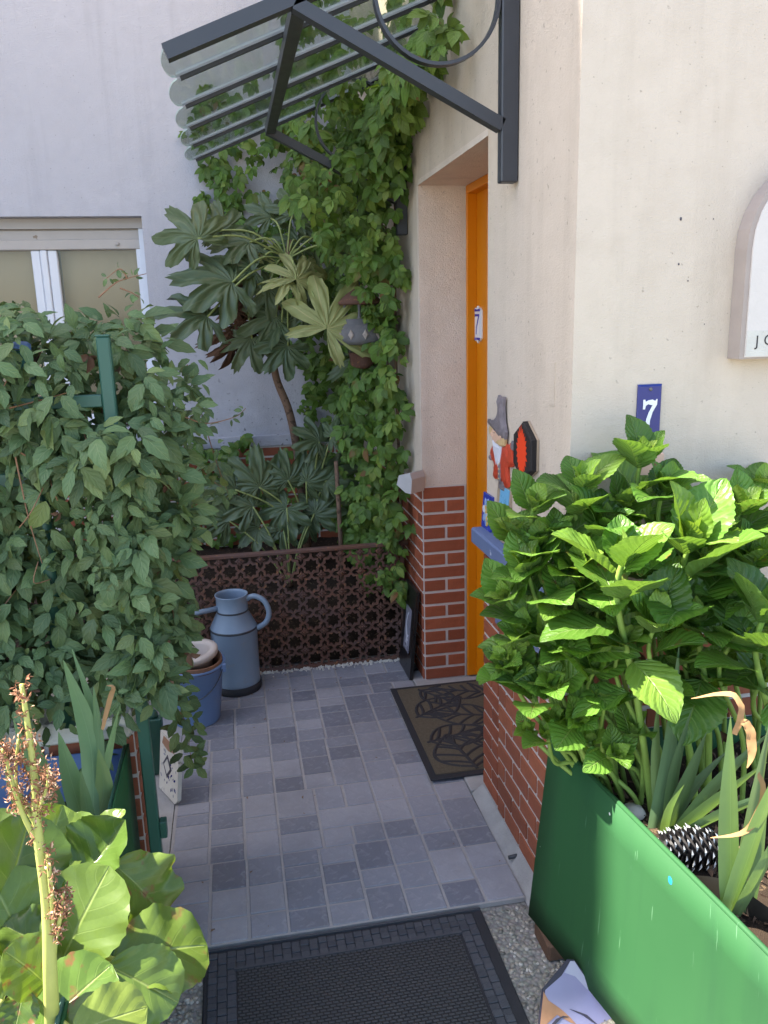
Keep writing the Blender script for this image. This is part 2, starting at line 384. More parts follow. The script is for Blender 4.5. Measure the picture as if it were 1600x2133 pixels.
def rubber_weave():
    t = NT('rubber_basket_weave'); b = t.n('TexBrick'); b.inputs['Scale'].default_value = 1; b.inputs['Brick Width'].default_value = .016; b.inputs['Row Height'].default_value = .009
    b.inputs['Mortar Size'].default_value = .0022; b.inputs['Mortar Smooth'].default_value = .6; t.l(t.obj(), b.inputs['Vector'])
    h = t.math('SUBTRACT', 1, b.outputs['Fac'])
    t.set(t.mix(h, (.016, .016, .018), (.052, .053, .058)), .6, .4); t.bump(h, 1.0, .004); return t.m
M['weave'] = rubber_weave()
def rubber_block():
    t = NT('rubber_block'); wv = t.n('TexWave'); wv.inputs['Scale'].default_value = 90; t.l(t.obj(), wv.inputs['Vector'])
    t.set(t.mix(t.rnd(), (.045, .047, .056), (.062, .064, .074)), .55, .4); t.bump(wv.outputs[1], .25, .002); return t.m
M['rubber'] = rubber_block()
def glass(name, tint, refl=.5):
    t = NT(name); tr = t.n('BsdfTransparent'); tr.inputs[0].default_value = (*tint, 1)
    gl = t.n('BsdfGlossy'); gl.inputs['Roughness'].default_value = .06; fz = t.n('Fresnel'); fz.inputs[0].default_value = 1.45
    ms = t.n('MixShader'); t.l(t.math('MULTIPLY', fz.outputs[0], refl), ms.inputs[0]); t.l(tr.outputs[0], ms.inputs[1]); t.l(gl.outputs[0], ms.inputs[2]); t.l(ms.outputs[0], t.out.inputs[0]); return t.m
M['awning_glass'] = glass('green_tinted_sheet', (.92, .955, .935), .5)
def milky():
    t = NT('milky_gasket'); t.set((.6, .62, .64), .4, .4); tr = t.n('BsdfTranslucent'); tr.inputs[0].default_value = (.62, .64, .67, 1)
    ms = t.n('MixShader'); ms.inputs[0].default_value = .6; t.l(t.b.outputs[0], ms.inputs[1]); t.l(tr.outputs[0], ms.inputs[2]); t.l(ms.outputs[0], t.out.inputs[0]); return t.m
M['gasket'] = milky()
M['awning_edge'] = paint('milky_sheet_edge', (.42, .52, .49), .3, .1, .5)
M['window_glass'] = glass('window_glass', (.93, .93, .92), 1.0)
M['blind'] = paint('beige_blind', (.50, .40, .27), .8, .05, .2, scale=4)

L = {}
L['hydrangea'] = leafmat('hydrangea_leaf', (.098, .22, .03), (.15, .29, .042), (.25, .38, .055), (.33, .45, .14), .36, .38, 7.5, 2.4, .13, .55, .9, (.13, .22, .07), (.25, .12, .04))
L['hydrangea_young'] = leafmat('young_hydrangea_leaf', (.19, .34, .04), (.25, .40, .05), (.34, .46, .07), (.42, .52, .17), .38, .45, 7.5, 2.4, .10, .5, .5, (.2, .3, .07))
L['clematis'] = leafmat('clematis_leaf', (.092, .155, .062), (.132, .20, .075), (.22, .265, .085), (.28, .33, .16), .5, .28, 4, 1.6, .14, .3, .4, (.11, .15, .09), None, .35)
L['creeper'] = leafmat('creeper_leaf', (.095, .19, .028), (.14, .25, .04), (.24, .31, .05), (.24, .32, .11), .45, .38, 6, 1.8, .1, .3, .4, (.12, .18, .06), (.2, .09, .03))
L['creeper_pale'] = leafmat('pale_creeper_leaf', (.17, .28, .05), (.23, .34, .065), (.30, .37, .075), (.28, .37, .14), .45, .42, 6, 1.8, .1, .3, .4)
L['fatsia'] = leafmat('fatsia_leaf', (.07, .115, .046), (.105, .145, .055), (.16, .185, .065), (.28, .32, .15), .36, .22, 1, 0, .0001, 0, .3, (.11, .15, .075))
L['fatsia_pale'] = leafmat('yellowing_fatsia_leaf', (.30, .32, .115), (.36, .36, .14), (.40, .37, .15), (.52, .43, .2), .5, .25, 1, 0, .0001, 0, .3, None, (.26, .09, .03))
L['iris'] = leafmat('iris_leaf', (.14, .235, .115), (.17, .27, .12), (.24, .32, .10), (.2, .3, .15), .42, .3, 1, 0, .0001, 0, .2, None, None)
L['bergenia'] = leafmat('bergenia_leaf', (.095, .165, .03), (.145, .21, .035), (.24, .29, .05), (.30, .36, .12), .28, .30, 4.5, 1.6, .05, .28, .5, (.24, .29, .07), (.2, .09, .04))
M.update({('leaf_' + k): v for k, v in L.items()})

# ------------------------------------------------------------------ leaf meshes
def leaf_strip(mb, L_=1.0, w=.33, shape=(.42, 1.0), nl=8, nw=2, bend=.5, fold=.2, wave=0, serr=0, tip=0.0, base=Matrix(), pet=0, twist=0, tipbend=0):
    """one blade: length L_, half width w, widest at shape[0]; V-fold along the midrib, droop by bend radians"""
    vs = []; uv = []; y = pet; z = 0; ang = 0
    for i in range(nl + 1):
        t = i / nl
        p = shape[0]
        e = math.sin(math.pi * (t ** (math.log(.5) / math.log(p)))) if 0 < t < 1 else 0
        wd = w * max(e, 0) ** shape[1] + (w * .04 if t < 1 else 0)
        if serr and 0 < i < nl: wd *= 1 + (serr if i % 2 else -serr)
        a = -bend * t - tipbend * t * t * t
        if i: y += L_ / nl * math.cos(a); z += L_ / nl * math.sin(a)
        for j in range(-nw, nw + 1):
            q = j / nw
            zz = abs(q) * wd * fold + wave * math.sin(t * 17 + (2.1 if j > 0 else 0)) * q * q * wd
            xx = q * wd; tw = twist * t
            xx, zz = xx * math.cos(tw) - zz * math.sin(tw), xx * math.sin(tw) + zz * math.cos(tw)
            vs.append(base @ Vector((xx, y - math.sin(a) * zz, z + math.cos(a) * zz))); uv.append((.5 + q / 2, t))
    n = 2 * nw + 1
    fs = [(i * n + j, i * n + j + 1, (i + 1) * n + j + 1, (i + 1) * n + j) for i in range(nl) for j in range(2 * nw)]
    mb.add(vs, fs, uv, True); return mb
def compound(k, spread, sizes, bend=.5, fold=.25, w=.34, nl=5, serr=.0, droop=0, pet=.06):
    mb = MB()
    for i in range(k):
        a = (i - (k - 1) / 2) * spread; s = sizes[i]
        Mx = Matrix.Rotation(-a, 4, 'Z') @ Matrix.Rotation(R_.uniform(-.25, .15) - droop, 4, 'X') @ Matrix.Rotation(R_.uniform(-.3, .3), 4, 'Y')
        leaf_strip(mb, s, s * w * R_.uniform(.9, 1.1), (.42, 1.0), nl, 1, bend * R_.uniform(.5, 1.4), fold, 0, serr, 0, Mx, pet)
    return mb
LM = {}
def variants(key, mat, fn, n):
    LM[key] = []
    for i in range(n):
        me = fn(i).mesh(key); me.materials.append(mat); LM[key].append(me)
variants('hyd', L['hydrangea'], lambda i: leaf_strip(MB(), 1, .335 + .03 * (i % 3), (.43, .92), 26, 3, (.3, .5, .12, .65, .02, .4)[i], (.22, .32, .14, .2, .38, .18)[i], .05, .035, pet=.1, tipbend=.25), 6)
variants('hydy', L['hydrangea_young'], lambda i: leaf_strip(MB(), 1, .30 + .03 * i, (.42, 1.0), 18, 2, (.3, -.25, .6)[i], (.45, .3, .35)[i], .1, .03, pet=.06, tipbend=.3), 3)
variants('clem', L['clematis'], lambda i: compound(3, 1.2 + .12 * (i % 3), [.78, 1.0, .82], .75, .25, .215 + .02 * (i % 2), 7, .07, .1, .2), 6)
variants('creep', L['creeper'], lambda i: compound(5, .74, [.55, .85, 1.0, .85, .6], .55, .25, .26, 7, .06), 6)
variants('creepp', L['creeper_pale'], lambda i: compound(5, .74, [.5, .8, 1.0, .8, .55], .55, .25, .27, 7, .06), 4)

def fatsia_mesh(lobes, depth, cup, seed, crumple=.085):
    rr = random.Random(seed); mb = MB(); nt_, nr = 13 * lobes, 7; vs = []; uv = []
    span = rad(300) if lobes < 9 else rad(318)
    for j in range(nr + 1):
        q = j / nr
        for i in range(nt_ + 1):
            th = -span / 2 + span * i / nt_; lp = (i / nt_) * lobes - .5; k = min(max(round(lp), 0), lobes - 1); d = lp - k
            side = abs((k - (lobes - 1) / 2) / ((lobes - 1) / 2))
            env = 1 - .38 * side ** 2
            prof = max(0, 1 - (2 * min(abs(d), .5)) ** 1.9) * (1 + (.05 if i % 2 else -.03))
            r = env * (depth + (1 - depth) * prof) * (1 + .035 * math.sin(i * 2.9 + k))
            r = r * q
            th2 = th + (0 if q < .5 else -d * .12 * (q - .5))
            z = -cup * (r ** 2) - .10 * abs(d) * r * 0 + .16 * abs(d) * r * (1 if q > .2 else .4) + crumple * r * math.sin(i * .9 + j * 1.3 + seed)
            vs.append((r * math.sin(th2), r * math.cos(th2), z)); uv.append((.5 + d * min(1, q * 1.4) if q > 0 else .5, q))
    n = nt_ + 1
    fs = [(j * n + i, j * n + i + 1, (j + 1) * n + i + 1, (j + 1) * n + i) for j in range(nr) for i in range(nt_)]
    mb.add(vs, [f[::-1] for f in fs], uv, True); return mb
LM['fat'] = []
for i, (lb, dp, cu) in enumerate(((7, .50, .35), (7, .46, .6), (7, .54, .3), (7, .55, .15))):
    me = fatsia_mesh(lb, dp, cu, i).mesh('fatsia_leaf'); me.materials.append(L['fatsia']); LM['fat'].append(me)
LM['fatp'] = []
for i in range(2):
    me = fatsia_mesh(7, .33, .25 + .3 * i, 9 + i, .06).mesh('pale_fatsia_leaf'); me.materials.append(L['fatsia_pale']); LM['fatp'].append(me)
def joined(name, insts, mat):
    """insts = [(mesh, matrix)] merged into one mesh (for uncountable foliage)"""
    V, F, U = [], [], []; o = 0; cache = {}
    for me, mx in insts:
        if me.name not in cache:
            v = np.empty(len(me.vertices) * 3); me.vertices.foreach_get('co', v); v = v.reshape(-1, 3)
            f = np.array([p.vertices[:] for p in me.polygons]); u = np.empty(len(me.loops) * 2); me.uv_layers[0].data.foreach_get('uv', u)
            cache[me.name] = (v, f, u)
        v, f, u = cache[me.name]; m = np.array(mx)
        V.append(v @ m[:3, :3].T + m[:3, 3]); F.append(f + o); U.append(u); o += len(v)
    V = np.concatenate(V); F = np.concatenate(F); me = D.meshes.new(name)
    me.vertices.add(len(V)); me.vertices.foreach_set('co', V.ravel()); me.loops.add(F.size); me.loops.foreach_set('vertex_index', F.ravel())
    me.polygons.add(len(F)); me.polygons.foreach_set('loop_start', np.arange(0, F.size, 4)); me.polygons.foreach_set('use_smooth', np.ones(len(F), bool))
    l = me.uv_layers.new(name='UVMap'); l.data.foreach_set('uv', np.concatenate(U)); me.update(); me.validate(); me.materials.append(mat); return me

# ================================================================== SETTING
XW, YF, YB = .748, 1.72, 4.72            # house side wall, house front wall, back wall
JN, JF = 2.335, 3.20                     # near and far door jambs
g = MB().add([(-300, -300, -.018), (300, -300, -.018), (300, 300, -.018), (-300, 300, -.018)], [(0, 1, 2, 3)])
solo('ground', g, M['aggregate'], kind='structure')
# loose-looking pebbles standing proud of the concrete beside the mat
pb = MB(); ico = bmesh.new(); bmesh.ops.create_icosphere(ico, subdivisions=1, radius=1); iv = [v.co.copy() for v in ico.verts]; ifc = [[v.index for v in f.verts] for f in ico.faces]; ico.free()
for k in range(5200):
    x = R_.uniform(-.62, .98); y = R_.uniform(.95, 1.81)
    if -.17 < x < .57 and y > 1.34: continue
    s = R_.uniform(.0035, .0075); e = Euler((R_.uniform(-.4, .4), R_.uniform(-.4, .4), R_.uniform(0, 6))).to_matrix(); sc = Vector((s * R_.uniform(.9, 1.6), s * R_.uniform(.7, 1.1), s * .55))
    pb.add([e @ Vector((v.x * sc.x, v.y * sc.y, v.z * sc.z)) + Vector((x, y, -.018 + s * .12)) for v in iv], ifc, smooth=True)
solo('ground_pebbles', pb, M['pebble'], kind='stuff', label='small rounded pebbles set in the concrete ground beside the rubber mat', cat='pebbles')

# tiled floor: every stone of the printed slate tiles is its own slab
fl = MB().box((-.275, 1.82, -.016), (.695, 3.47, -.003)); floor = solo('floor', fl, M['grout'], kind='structure')
PAT = [
 [(0, 0, .52, .34), (.52, 0, 1, .34), (0, .34, .31, .67), (.31, .34, .68, .67), (.68, .34, 1, .67), (0, .67, .6, 1), (.6, .67, 1, 1)],
 [(0, 0, .36, .5), (.36, 0, .68, .27), (.68, 0, 1, .27), (.36, .27, .68, .62), (.68, .27, 1, .62), (0, .5, .36, .78), (.36, .62, .68, 1), (.68, .62, 1, 1), (0, .78, .36, 1)],
 [(0, 0, .33, .3), (.33, 0, .66, .3), (.66, 0, 1, .42), (0, .3, .33, .62), (.33, .3, .66, .74), (.66, .42, 1, .74), (0, .62, .33, 1), (.33, .74, .66, 1), (.66, .74, 1, 1)],
 [(0, 0, .34, .33), (.34, 0, 1, .33), (0, .33, .58, .66), (.58, .33, 1, .66), (0, .66, .3, 1), (.3, .66, .64, 1), (.64, .66, 1, 1)],
 [(0, 0, .4, .28), (.4, 0, .7, .28), (.7, 0, 1, .28), (0, .28, .4, .54), (.4, .28, 1, .6), (0, .54, .4, 1), (.4, .6, .7, 1), (.7, .6, 1, 1)]]
PAT += [
 [(0, 0, .28, .26), (.28, 0, .66, .26), (.66, 0, 1, .26), (0, .26, .4, .52), (.4, .26, .7, .52), (.7, .26, 1, .52), (0, .52, .28, .76), (.28, .52, 1, .76), (0, .76, .36, 1), (.36, .76, .66, 1), (.66, .76, 1, 1)],
 [(0, 0, .33, .38), (.33, 0, .66, .25), (.66, 0, 1, .25), (.33, .25, .66, .5), (.66, .25, 1, .62), (0, .38, .33, .62), (0, .62, .33, 1), (.33, .5, .66, .76), (.33, .76, .66, 1), (.66, .62, 1, .8), (.66, .8, 1, 1)]]
TS = .322
order = [[1, 6, 2], [6, 4, 1], [2, 1, 6], [4, 6, 1], [6, 2, 4]]
for ty in range(5):
    for tx in range(3):
        x0 = -.268 + tx * (TS + .0); y0 = 1.823 + ty * .3275
        for (a, b, c, d) in PAT[order[ty][tx]]:
            if (ty + tx) % 2: a, c = 1 - c, 1 - a
            gx0 = .0035 if a == 0 else .0042; gx1 = .0035 if c == 1 else .0042
            X0, X1, Y0, Y1 = a * TS + gx0, c * TS - gx1, b * .3275 + .0038, d * .3275 - .0038
            m = MB().cbox((-(X1 - X0) / 2, -(Y1 - Y0) / 2, -.011), ((X1 - X0) / 2, (Y1 - Y0) / 2, R_.uniform(-.0005, .0006)), .0018)
            new('floor_stone', m.mesh('floor_stone'), M['slate'], floor, (x0 + (X0 + X1) / 2, y0 + (Y0 + Y1) / 2, 0))
# cement strips between the tiles and the walls, and the threshold
k = MB().add([(.697, 1.80, -.017), (.697, 2.33, -.002), (.735, 2.33, .028), (.735, 1.80, .034), (.80, 1.80, .034), (.80, 2.33, .028), (.80, 1.80, -.017), (.80, 2.33, -.017)], [(0, 3, 2, 1), (3, 4, 5, 2), (0, 6, 4, 3)])
solo('kerb', k, M['cement'], kind='structure')
solo('threshold', MB().cbox((.697, 2.337, -.017), (.99, 3.30, .006), .003), M['cement'], kind='structure')
solo('path_edge', MB().add([(-.278, 1.90, -.004), (-.278, 3.5, -.004), (-.36, 3.5, .0), (-.36, 1.90, .0), (-.278, 1.9, -.017), (-.36, 1.9, -.017)], [(0, 1, 2, 3), (4, 0, 3, 5)]), M['cement'], kind='structure')
# raised soil of the planting bed behind the iron panel
so = MB(); nx, ny = 34, 18; vs = []
for j in range(ny + 1):
    for i in range(nx + 1):
        x = -1.6 + 2.34 * i / nx; y = 3.56 + 1.15 * j / ny
        vs.append((x, y, .10 + .17 * min(1, j / 5) + R_.uniform(-.015, .02) + (0 if j else -.12)))
so.add(vs, [(j * (nx + 1) + i, j * (nx + 1) + i + 1, (j + 1) * (nx + 1) + i + 1, (j + 1) * (nx + 1) + i) for j in range(ny) for i in range(nx)], smooth=True)
solo('planting_bed', so, M['soil'], kind='structure')

# ------------------------------------------------------------------ bricks
BC = {}
def brick(parent, c, u, n, ln, h, th, mat, pl):
    """one chamfered brick: u along, n outward"""
    key = (round(ln, 3), round(h, 4), mat.name, n)
    if key not in BC:
        U = Vector(u); N = Vector(n); b = MB().cbox((-ln / 2, -th / 2, -h / 2), (ln / 2, th / 2, h / 2), .0016)
        b.v = [tuple(U * x - N * y + Vector((0, 0, z))) for x, y, z in b.v]
        me = b.mesh('brick'); me.materials.append(mat); BC[key] = me
    o = D.objects.new('brick', BC[key]); COL.objects.link(o); o.parent = parent
    o.location = Vector(c) - pl + Vector(n) * R_.uniform(-.0008, .0008); return o
def brick_run(parent, p0, u, n, length, z0, rows, ch, pat, mat, joint=.0115, th=.03, top=None):
    """rows of bricks from p0 along u; pat(r) -> list of (start,end) spans"""
    pl = wloc(parent); U = Vector(u); N = Vector(n)
    for r in range(rows):
        z = z0 + r * ch
        for a, b in pat(r, length):
            c = Vector(p0) + U * ((a + b) / 2) - N * (th / 2); c.z = z + ch / 2
            brick(parent, c, u, n, b - a - joint, ch - joint, th, mat, pl)
def bond(bl, off=0):
    def f(r, Ln):
        x = -bl * (.5 if (r + off) % 2 else 0); out = []
        while x < Ln - 1e-6:
            a, b = max(x, 0), min(x + bl, Ln)
            if b - a > .022: out.append((a, b))
            x += bl
        return out
    return f

# ------------------------------------------------------------------ right-hand house
house = thing('house', 'cream stucco house with brick base and orange front door, on the right', 'house', (.9, 2.8, 0))
w = MB()
w.box((XW, YF, .0), (6, JN, 7.2))                    # near block with the front wall
w.box((XW, JN, 2.035), (6, JF, 7.2))                 # lintel
w.box((XW, JF, 0), (6, YB, 7.2))                     # far block
part('stucco_wall', w, M['wall_cream'], house)
part('stucco_reveal', MB().box((XW - .001, JF - .0035, .866), (.968, JF + .02, 2.0349)), M['wall_reveal'], house)
part('stucco_soffit', MB().box((XW - .001, JN + .001, 2.031), (.968, JF - .004, 2.05)), M['wall_reveal'], house)
# plinths: mortar backing + bricks
CH = .0575
part('mortar', MB().box((XW - .002, JF - .0045, .0), (.932, JF + .03, .866)), M['mortar'], house)
brick_run(house, (XW - .004, JF - .009, 0), (1, 0, 0), (0, -1, 0), .186, .004, 15, CH, lambda r, Ln: ([(0, Ln)] if r % 2 == 0 else [(0, .101), (.101, Ln)]), M['brick'], th=.028)
part('mortar', MB().box((XW - .0042, JF + .001, .0), (XW + .02, YB - .1, .866)), M['mortar'], house)
brick_run(house, (XW - .0085, JF - .006, 0), (0, 1, 0), (-1, 0, 0), 1.2, .004, 15, CH, lambda r, Ln: ([(0, .06)] + [(.06 + .11 * i, .17 + .11 * i) for i in range(9)] if r % 2 == 0 else [(.0, .115)] + [(.115 + .11 * i, .225 + .11 * i) for i in range(9)]), M['brick'], th=.024)
CA = .0535
part('mortar', MB().box((XW - .006, 2.178, .0), (XW + .02, JN + .0015, .862)), M['mortar'], house)
brick_run(house, (XW - .0105, JN + .003, 0), (0, -1, 0), (-1, 0, 0), .155, .03, 15, CA, lambda r, Ln: ([(0, Ln)] if r % 2 == 0 else [(0, .088), (.088, Ln)]), M['brick'], th=.022)
CB = .062
part('mortar', MB().box((XW - .010, YF - .0105, .0), (XW + .02, 2.1775, .655)), M['mortar'], house)
brick_run(house, (XW - .0145, 2.1745, 0), (0, -1, 0), (-1, 0, 0), .46, .032, 10, CB, lambda r, Ln: bond(.13, 1)(r, Ln), M['brick_light'], th=.022, joint=.0125)
part('mortar', MB().box((XW - .012, YF - .010, .0), (3.2, YF + .02, .83)), M['mortar'], house)
brick_run(house, (XW - .014, YF - .0145, 0), (1, 0, 0), (0, -1, 0), 1.3, .03, 13, CB, bond(.225), M['brick_light'], th=.022, joint=.0125)
part('stucco_base', MB().box((XW - .0145, JN - .14, 0), (XW - .0, JN + .0, .012)), M['cement'], house)
# painted ledge on the plinth, chipped
ld = MB().cbox((.700, YF - .03, .862), (XW + .03, 2.346, .912), .005); part('ledge', ld, M['blue_paint'], house)
part('pier_cap', MB().cbox((XW - .024, YF - .02, .6552), (XW + .05, 2.181, .694), .004), M['blue_paint'], house)
# white sill end beyond the far jamb
part('sill', MB().relief([(0, .0), (.045, -.028), (.075, -.03), (.08, .03), (.07, .055), (.012, .04)], .085, ((XW - .045, 3.235, .885), (.62, -.78, 0), (0, 0, 1))), M['sill_paint'], house)
# door
door = part('door', MB().cbox((.974, JN - .1, .012), (1.02, JF - .001, 2.0345), .003), M['orange'], house)
part('door_frame', MB().cbox((.934, JF - .020, .012), (.976, JF - .0046, 2.0305), .003).cbox((.934, JN - .1, 2.0), (.974, JF - .0205, 2.0308), .003), M['orange'], door)
part('door_moulding', MB().cbox((.968, JF - .17, .14), (.9745, JF - .155, 1.94), .002), M['orange'], door)
# drill holes and old screw strip on the wall
nk = MB()
for p in ((1418, 456, 1.25), (1414, 550, .8), (1433, 585, .55), (1486, 456, .45), (1467, 675, .4)):
    c = at(p[0], p[1], YF - .0005); nk.relief([(.0020 * p[2] * math.cos(a) * R_.uniform(.7, 1.2), .0034 * p[2] * math.sin(a) * R_.uniform(.7, 1.2)) for a in np.linspace(0, 6.28, 9)[:-1]], .0012, (c, (1, 0, 0), (0, 0, 1)))
part('drill_hole', nk, M['ink_dark'], house, kind='stuff')
c = atx(1150, 800, XW - .001)
part('old_plate_mark', MB().box((XW - .0022, c.y - .017, c.z - .05), (XW, c.y + .017, c.z + .05)), M['wall_cream'], house)

# ------------------------------------------------------------------ back house with the window
bh = thing('apartment_house', 'white stucco house with a curtained window, behind the hedge', 'house', (-1.0, YB, 0))
wx0, wx1, wz0, wz1 = -2.25, -.405, .98, 2.105
w = MB(); yb2 = YB + .26
HB = 8.42
w.box((-3.15, YB, 0), (wx0, yb2, HB)).box((wx1, YB, 0), (1.0, yb2, HB)).box((wx0, YB, 0), (wx1, yb2, wz0)).box((wx0, YB, wz1), (wx1, yb2, HB)).box((-3.15, yb2, 0), (1.0, 12, HB))
w.box((-12, 2.62, 0), (-3.15, 12, HB))   # unseen side wing added as sun blocker: its roof edge shades the path
part('stucco_wall', w, M['wall_white'], bh)
part('plinth_band', MB().cbox((-2.6, YB - .022, .842), (XW - .02, YB + .01, .907), .004), M['wall_white'], bh)
part('mortar', MB().box((-2.6, YB - .008, 0), (XW - .01, YB + .01, .842)), M['mortar'], bh)
brick_run(bh, (-1.0, YB - .013, 0), (1, 0, 0), (0, -1, 0), 1.7, .2, 11, .058, bond(.225), M['brick'], th=.02)
yw = YB + .085
win = part('window', MB().cbox((wx0, yw, 1.0), (wx0 + .06, yw + .06, 2.04), .004).cbox((wx1 - .052, yw, 1.0), (wx1 - .001, yw + .06, 1.955), .004).cbox((wx0 + .061, yw, 1.0), (wx1 - .0525, yw + .06, 1.06), .004), M['white_pvc'], bh)
part('shutter_box', MB().box((wx0 + .001, yw - .004, 2.052), (wx1 - .001, yw + .1, 2.104)), M['beige_pvc'], win)
part('shutter_slat', MB().box((wx0 + .03, yw + .014, 1.998), (wx1 - .03, yw + .1, 2.043)).box((wx0 + .03, yw + .03, 2.043), (wx1 - .03, yw + .1, 2.052)), M['beige_pvc'], win)
part('shutter_rail', MB().cbox((wx0 + .02, yw - .006, 1.945), (wx1 - .02, yw + .05, 1.997), .004), M['beige_pvc'], win)
part('guide_rail', MB().cbox((wx1 - .03, yw - .008, 1.0), (wx1 - .0008, yw - .0005, 2.05), .002), M['white_pvc'], win)
part('mullion', MB().cbox((-1.0, yw + .004, 1.061), (-.955, yw + .055, 1.944), .005).cbox((-.953, yw - .004, 1.061), (-.918, yw + .055, 1.944), .005).cbox((-.916, yw + .004, 1.061), (-.868, yw + .055, 1.944), .005), M['white_pvc'], win)
for a, b in ((wx0 + .061, -1.001), (-.867, wx1 - .053)):
    part('pane', MB().box((a, yw + .03, 1.061), (b, yw + .036, 1.944)), M['window_glass'], win)
    pc = MB(); n = 60
    vs = [(a + (b - a) * i / n, yw + .10 + .0012 * math.sin(i * .5), z) for z in (1.0, 1.99) for i in range(n + 1)]
    part('blind', pc.add(vs, [(i, i + 1, n + 2 + i, n + 1 + i) for i in range(n)], smooth=True), M['blind'], win)
part('screw', MB().lathe([(0, -.002), (.011, -.002), (.011, .008), (.007, .012), (0, .012)], (-.55, yw - .006, 1.972), 12, Matrix.Rotation(rad(90), 3, 'X')), M['beige_pvc'], win)

# ------------------------------------------------------------------ awning
aw = thing('awning', 'glazed door awning on dark iron brackets with ring ornaments', 'awning', (.5, 2.8, 2.2))
sl_ = .41; zr = lambda X: 2.163 + (X + .095) * sl_        # roof line
Y0, Y1 = 2.10, 3.53
for yb in (2.10, 3.40):
    b = part('bracket', MB().cbox((.702, yb - .017, 1.872), (.7465, yb + .017, 2.52), .003), M['iron'], aw)
    s1 = MB().bar((.706, yb, 2.005), (.205, yb, zr(.205) - .028), .03, .034, (0, 1, 0)); part('strut', s1, M['iron'], b)
    c = Vector((.545, yb, 2.292)); rg = [c + Vector((math.cos(a), 0, math.sin(a))) * .152 for a in np.linspace(0, 2 * math.pi, 41)]
    rm = MB(); vs = []
    for i, p in enumerate(rg):
        d = (p - c).normalized()
        for q, y in ((-.004, -.012), (.004, -.012), (.004, .012), (-.004, .012)): vs.append(p + d * q + Vector((0, y, 0)))
    rm.add(vs, [(i * 4 + k, i * 4 + (k + 1) % 4, i * 4 + 4 + (k + 1) % 4, i * 4 + 4 + k) for i in range(40) for k in range(4)]); part('ring', rm, M['iron'], b)
part('rafter', MB().bar((-.095, Y0, zr(-.095) - .016), (.745, Y0, zr(.745) - .016), .034, .034, (0, 1, 0)), M['iron'], aw)
part('crossbar', MB().bar((.215, Y0 + .02, zr(.215) - .03), (.215, 3.42, zr(.215) - .03), .034, .034), M['iron'], aw)
ribs = [2.10, 2.395, 2.69, 2.98, 3.26, 3.53]
for i, y in enumerate(ribs):
    if i:
        rb = part('rib', MB().bar((-.075, y, zr(-.075) + .002), (.744, y, zr(.744) + .002), .012, .010, (0, 1, 0)), M['iron'], aw)
        part('rib_cover', MB().bar((-.085, y - .013, zr(-.085) + .010), (.744, y - .013, zr(.744) + .010), .007, .026, (0, 1, 0)), M['gasket'], rb)
for a, b in zip(ribs[:-1], ribs[1:]):
    sm = MB(); n = 12; vs = []; m = 8
    up = Vector((-sl_, 0, 1)).normalized(); dn = Vector((-1, 0, -sl_)).normalized()
    for i in range(n + 1):
        t = i / n; y = a + (b - a) * t + (.009 if i == 0 else -.009 if i == n else 0); h = .003 * math.sin(math.pi * t)
        ex = .03 * math.sin(math.pi * t) ** .6
        p0 = Vector((-.085, y, zr(-.085) + .008)) + dn * ex + up * h; p1 = Vector((.744, y, zr(.744) + .008)) + up * h
        for q in (0, -.0035):
            vs += [p0 + up * q, p1 + up * q]
    fs = []
    for i in range(n):
        o = i * 4; fs += [(o, o + 1, o + 5, o + 4), (o + 2, o + 6, o + 7, o + 3)]
    e = [(i * 4, i * 4 + 4, i * 4 + 6, i * 4 + 2) for i in range(n)]
    sm.add(vs, fs, smooth=True); pn = part('roof_pane', sm, M['awning_glass'], aw)
    part('pane_edge', MB().add([vs[k] for i in range(n + 1) for k in (4 * i, 4 * i + 2)], [(2 * i, 2 * i + 2, 2 * i + 3, 2 * i + 1) for i in range(n)]), M['awning_edge'], pn)

# ------------------------------------------------------------------ low garden wall on the left + fence
lw = thing('garden_wall', 'low red brick garden wall with whitewashed stone cap under the green hedge', 'wall', (-.8, 2.05, 0))
part('mortar', MB().box((-1.6, 1.956, 0), (-.300, 2.17, .548)), M['mortar'], lw)
brick_run(lw, (-.296, 1.95, 0), (-1, 0, 0), (0, -1, 0), .9, .004, 9, .0605, bond(.215), M['brick_light'], th=.03, joint=.0125)
brick_run(lw, (-.294, 1.950, 0), (0, 1, 0), (-1, 0, 0), .01, .004, 0, .0605, bond(.2), M['brick_light'])
brick_run(lw, (-.2945, 1.9555, 0), (0, 1, 0), (1, 0, 0), .21, .004, 9, .0605, bond(.105), M['brick_light'], th=.02, joint=.0125)
cp = MB()
for x0, x1 in ((-.80, -.302), (-1.31, -.804)): cp = MB().cbox((x0, 1.925, .549), (x1, 2.2, .606), .006); part('cap', cp, M['cap_stone'], lw)
fence = thing('fence', 'green metal fence frame half buried in the clematis hedge', 'fence', (-.4, 1.9, 0))
post = part('post', MB().cbox((-.277, 1.858, -.017), (-.249, 1.886, 1.525), .003), M['green_post'], fence)
part('post_cap', MB().cbox((-.278, 1.857, 1.525), (-.248, 1.887, 1.529), .001), M['green_post'], post)
part('latch_plate', MB().cbox((-.2485, 1.858, .30), (-.232, 1.886, .345), .002), M['green_post'], post)
p2 = part('post', MB().tube([(-.445, 1.93, .60), (-.445, 1.93, 1.50)], .02, 14), M['green_post'], fence)
part('post_cap', MB().lathe([(.021, 0), (.021, .012), (.014, .018), (0, .02)], (-.445, 1.93, 1.50), 14), M['blue_inside'], p2)
part('rail', MB().cbox((-.46, 1.862, 1.375), (-.2775, 1.886, 1.402), .002), M['green_post'], fence)
part('rail', MB().cbox((-1.25, 1.918, 1.20), (-.2775, 1.942, 1.23), .002), M['green_post'], fence)
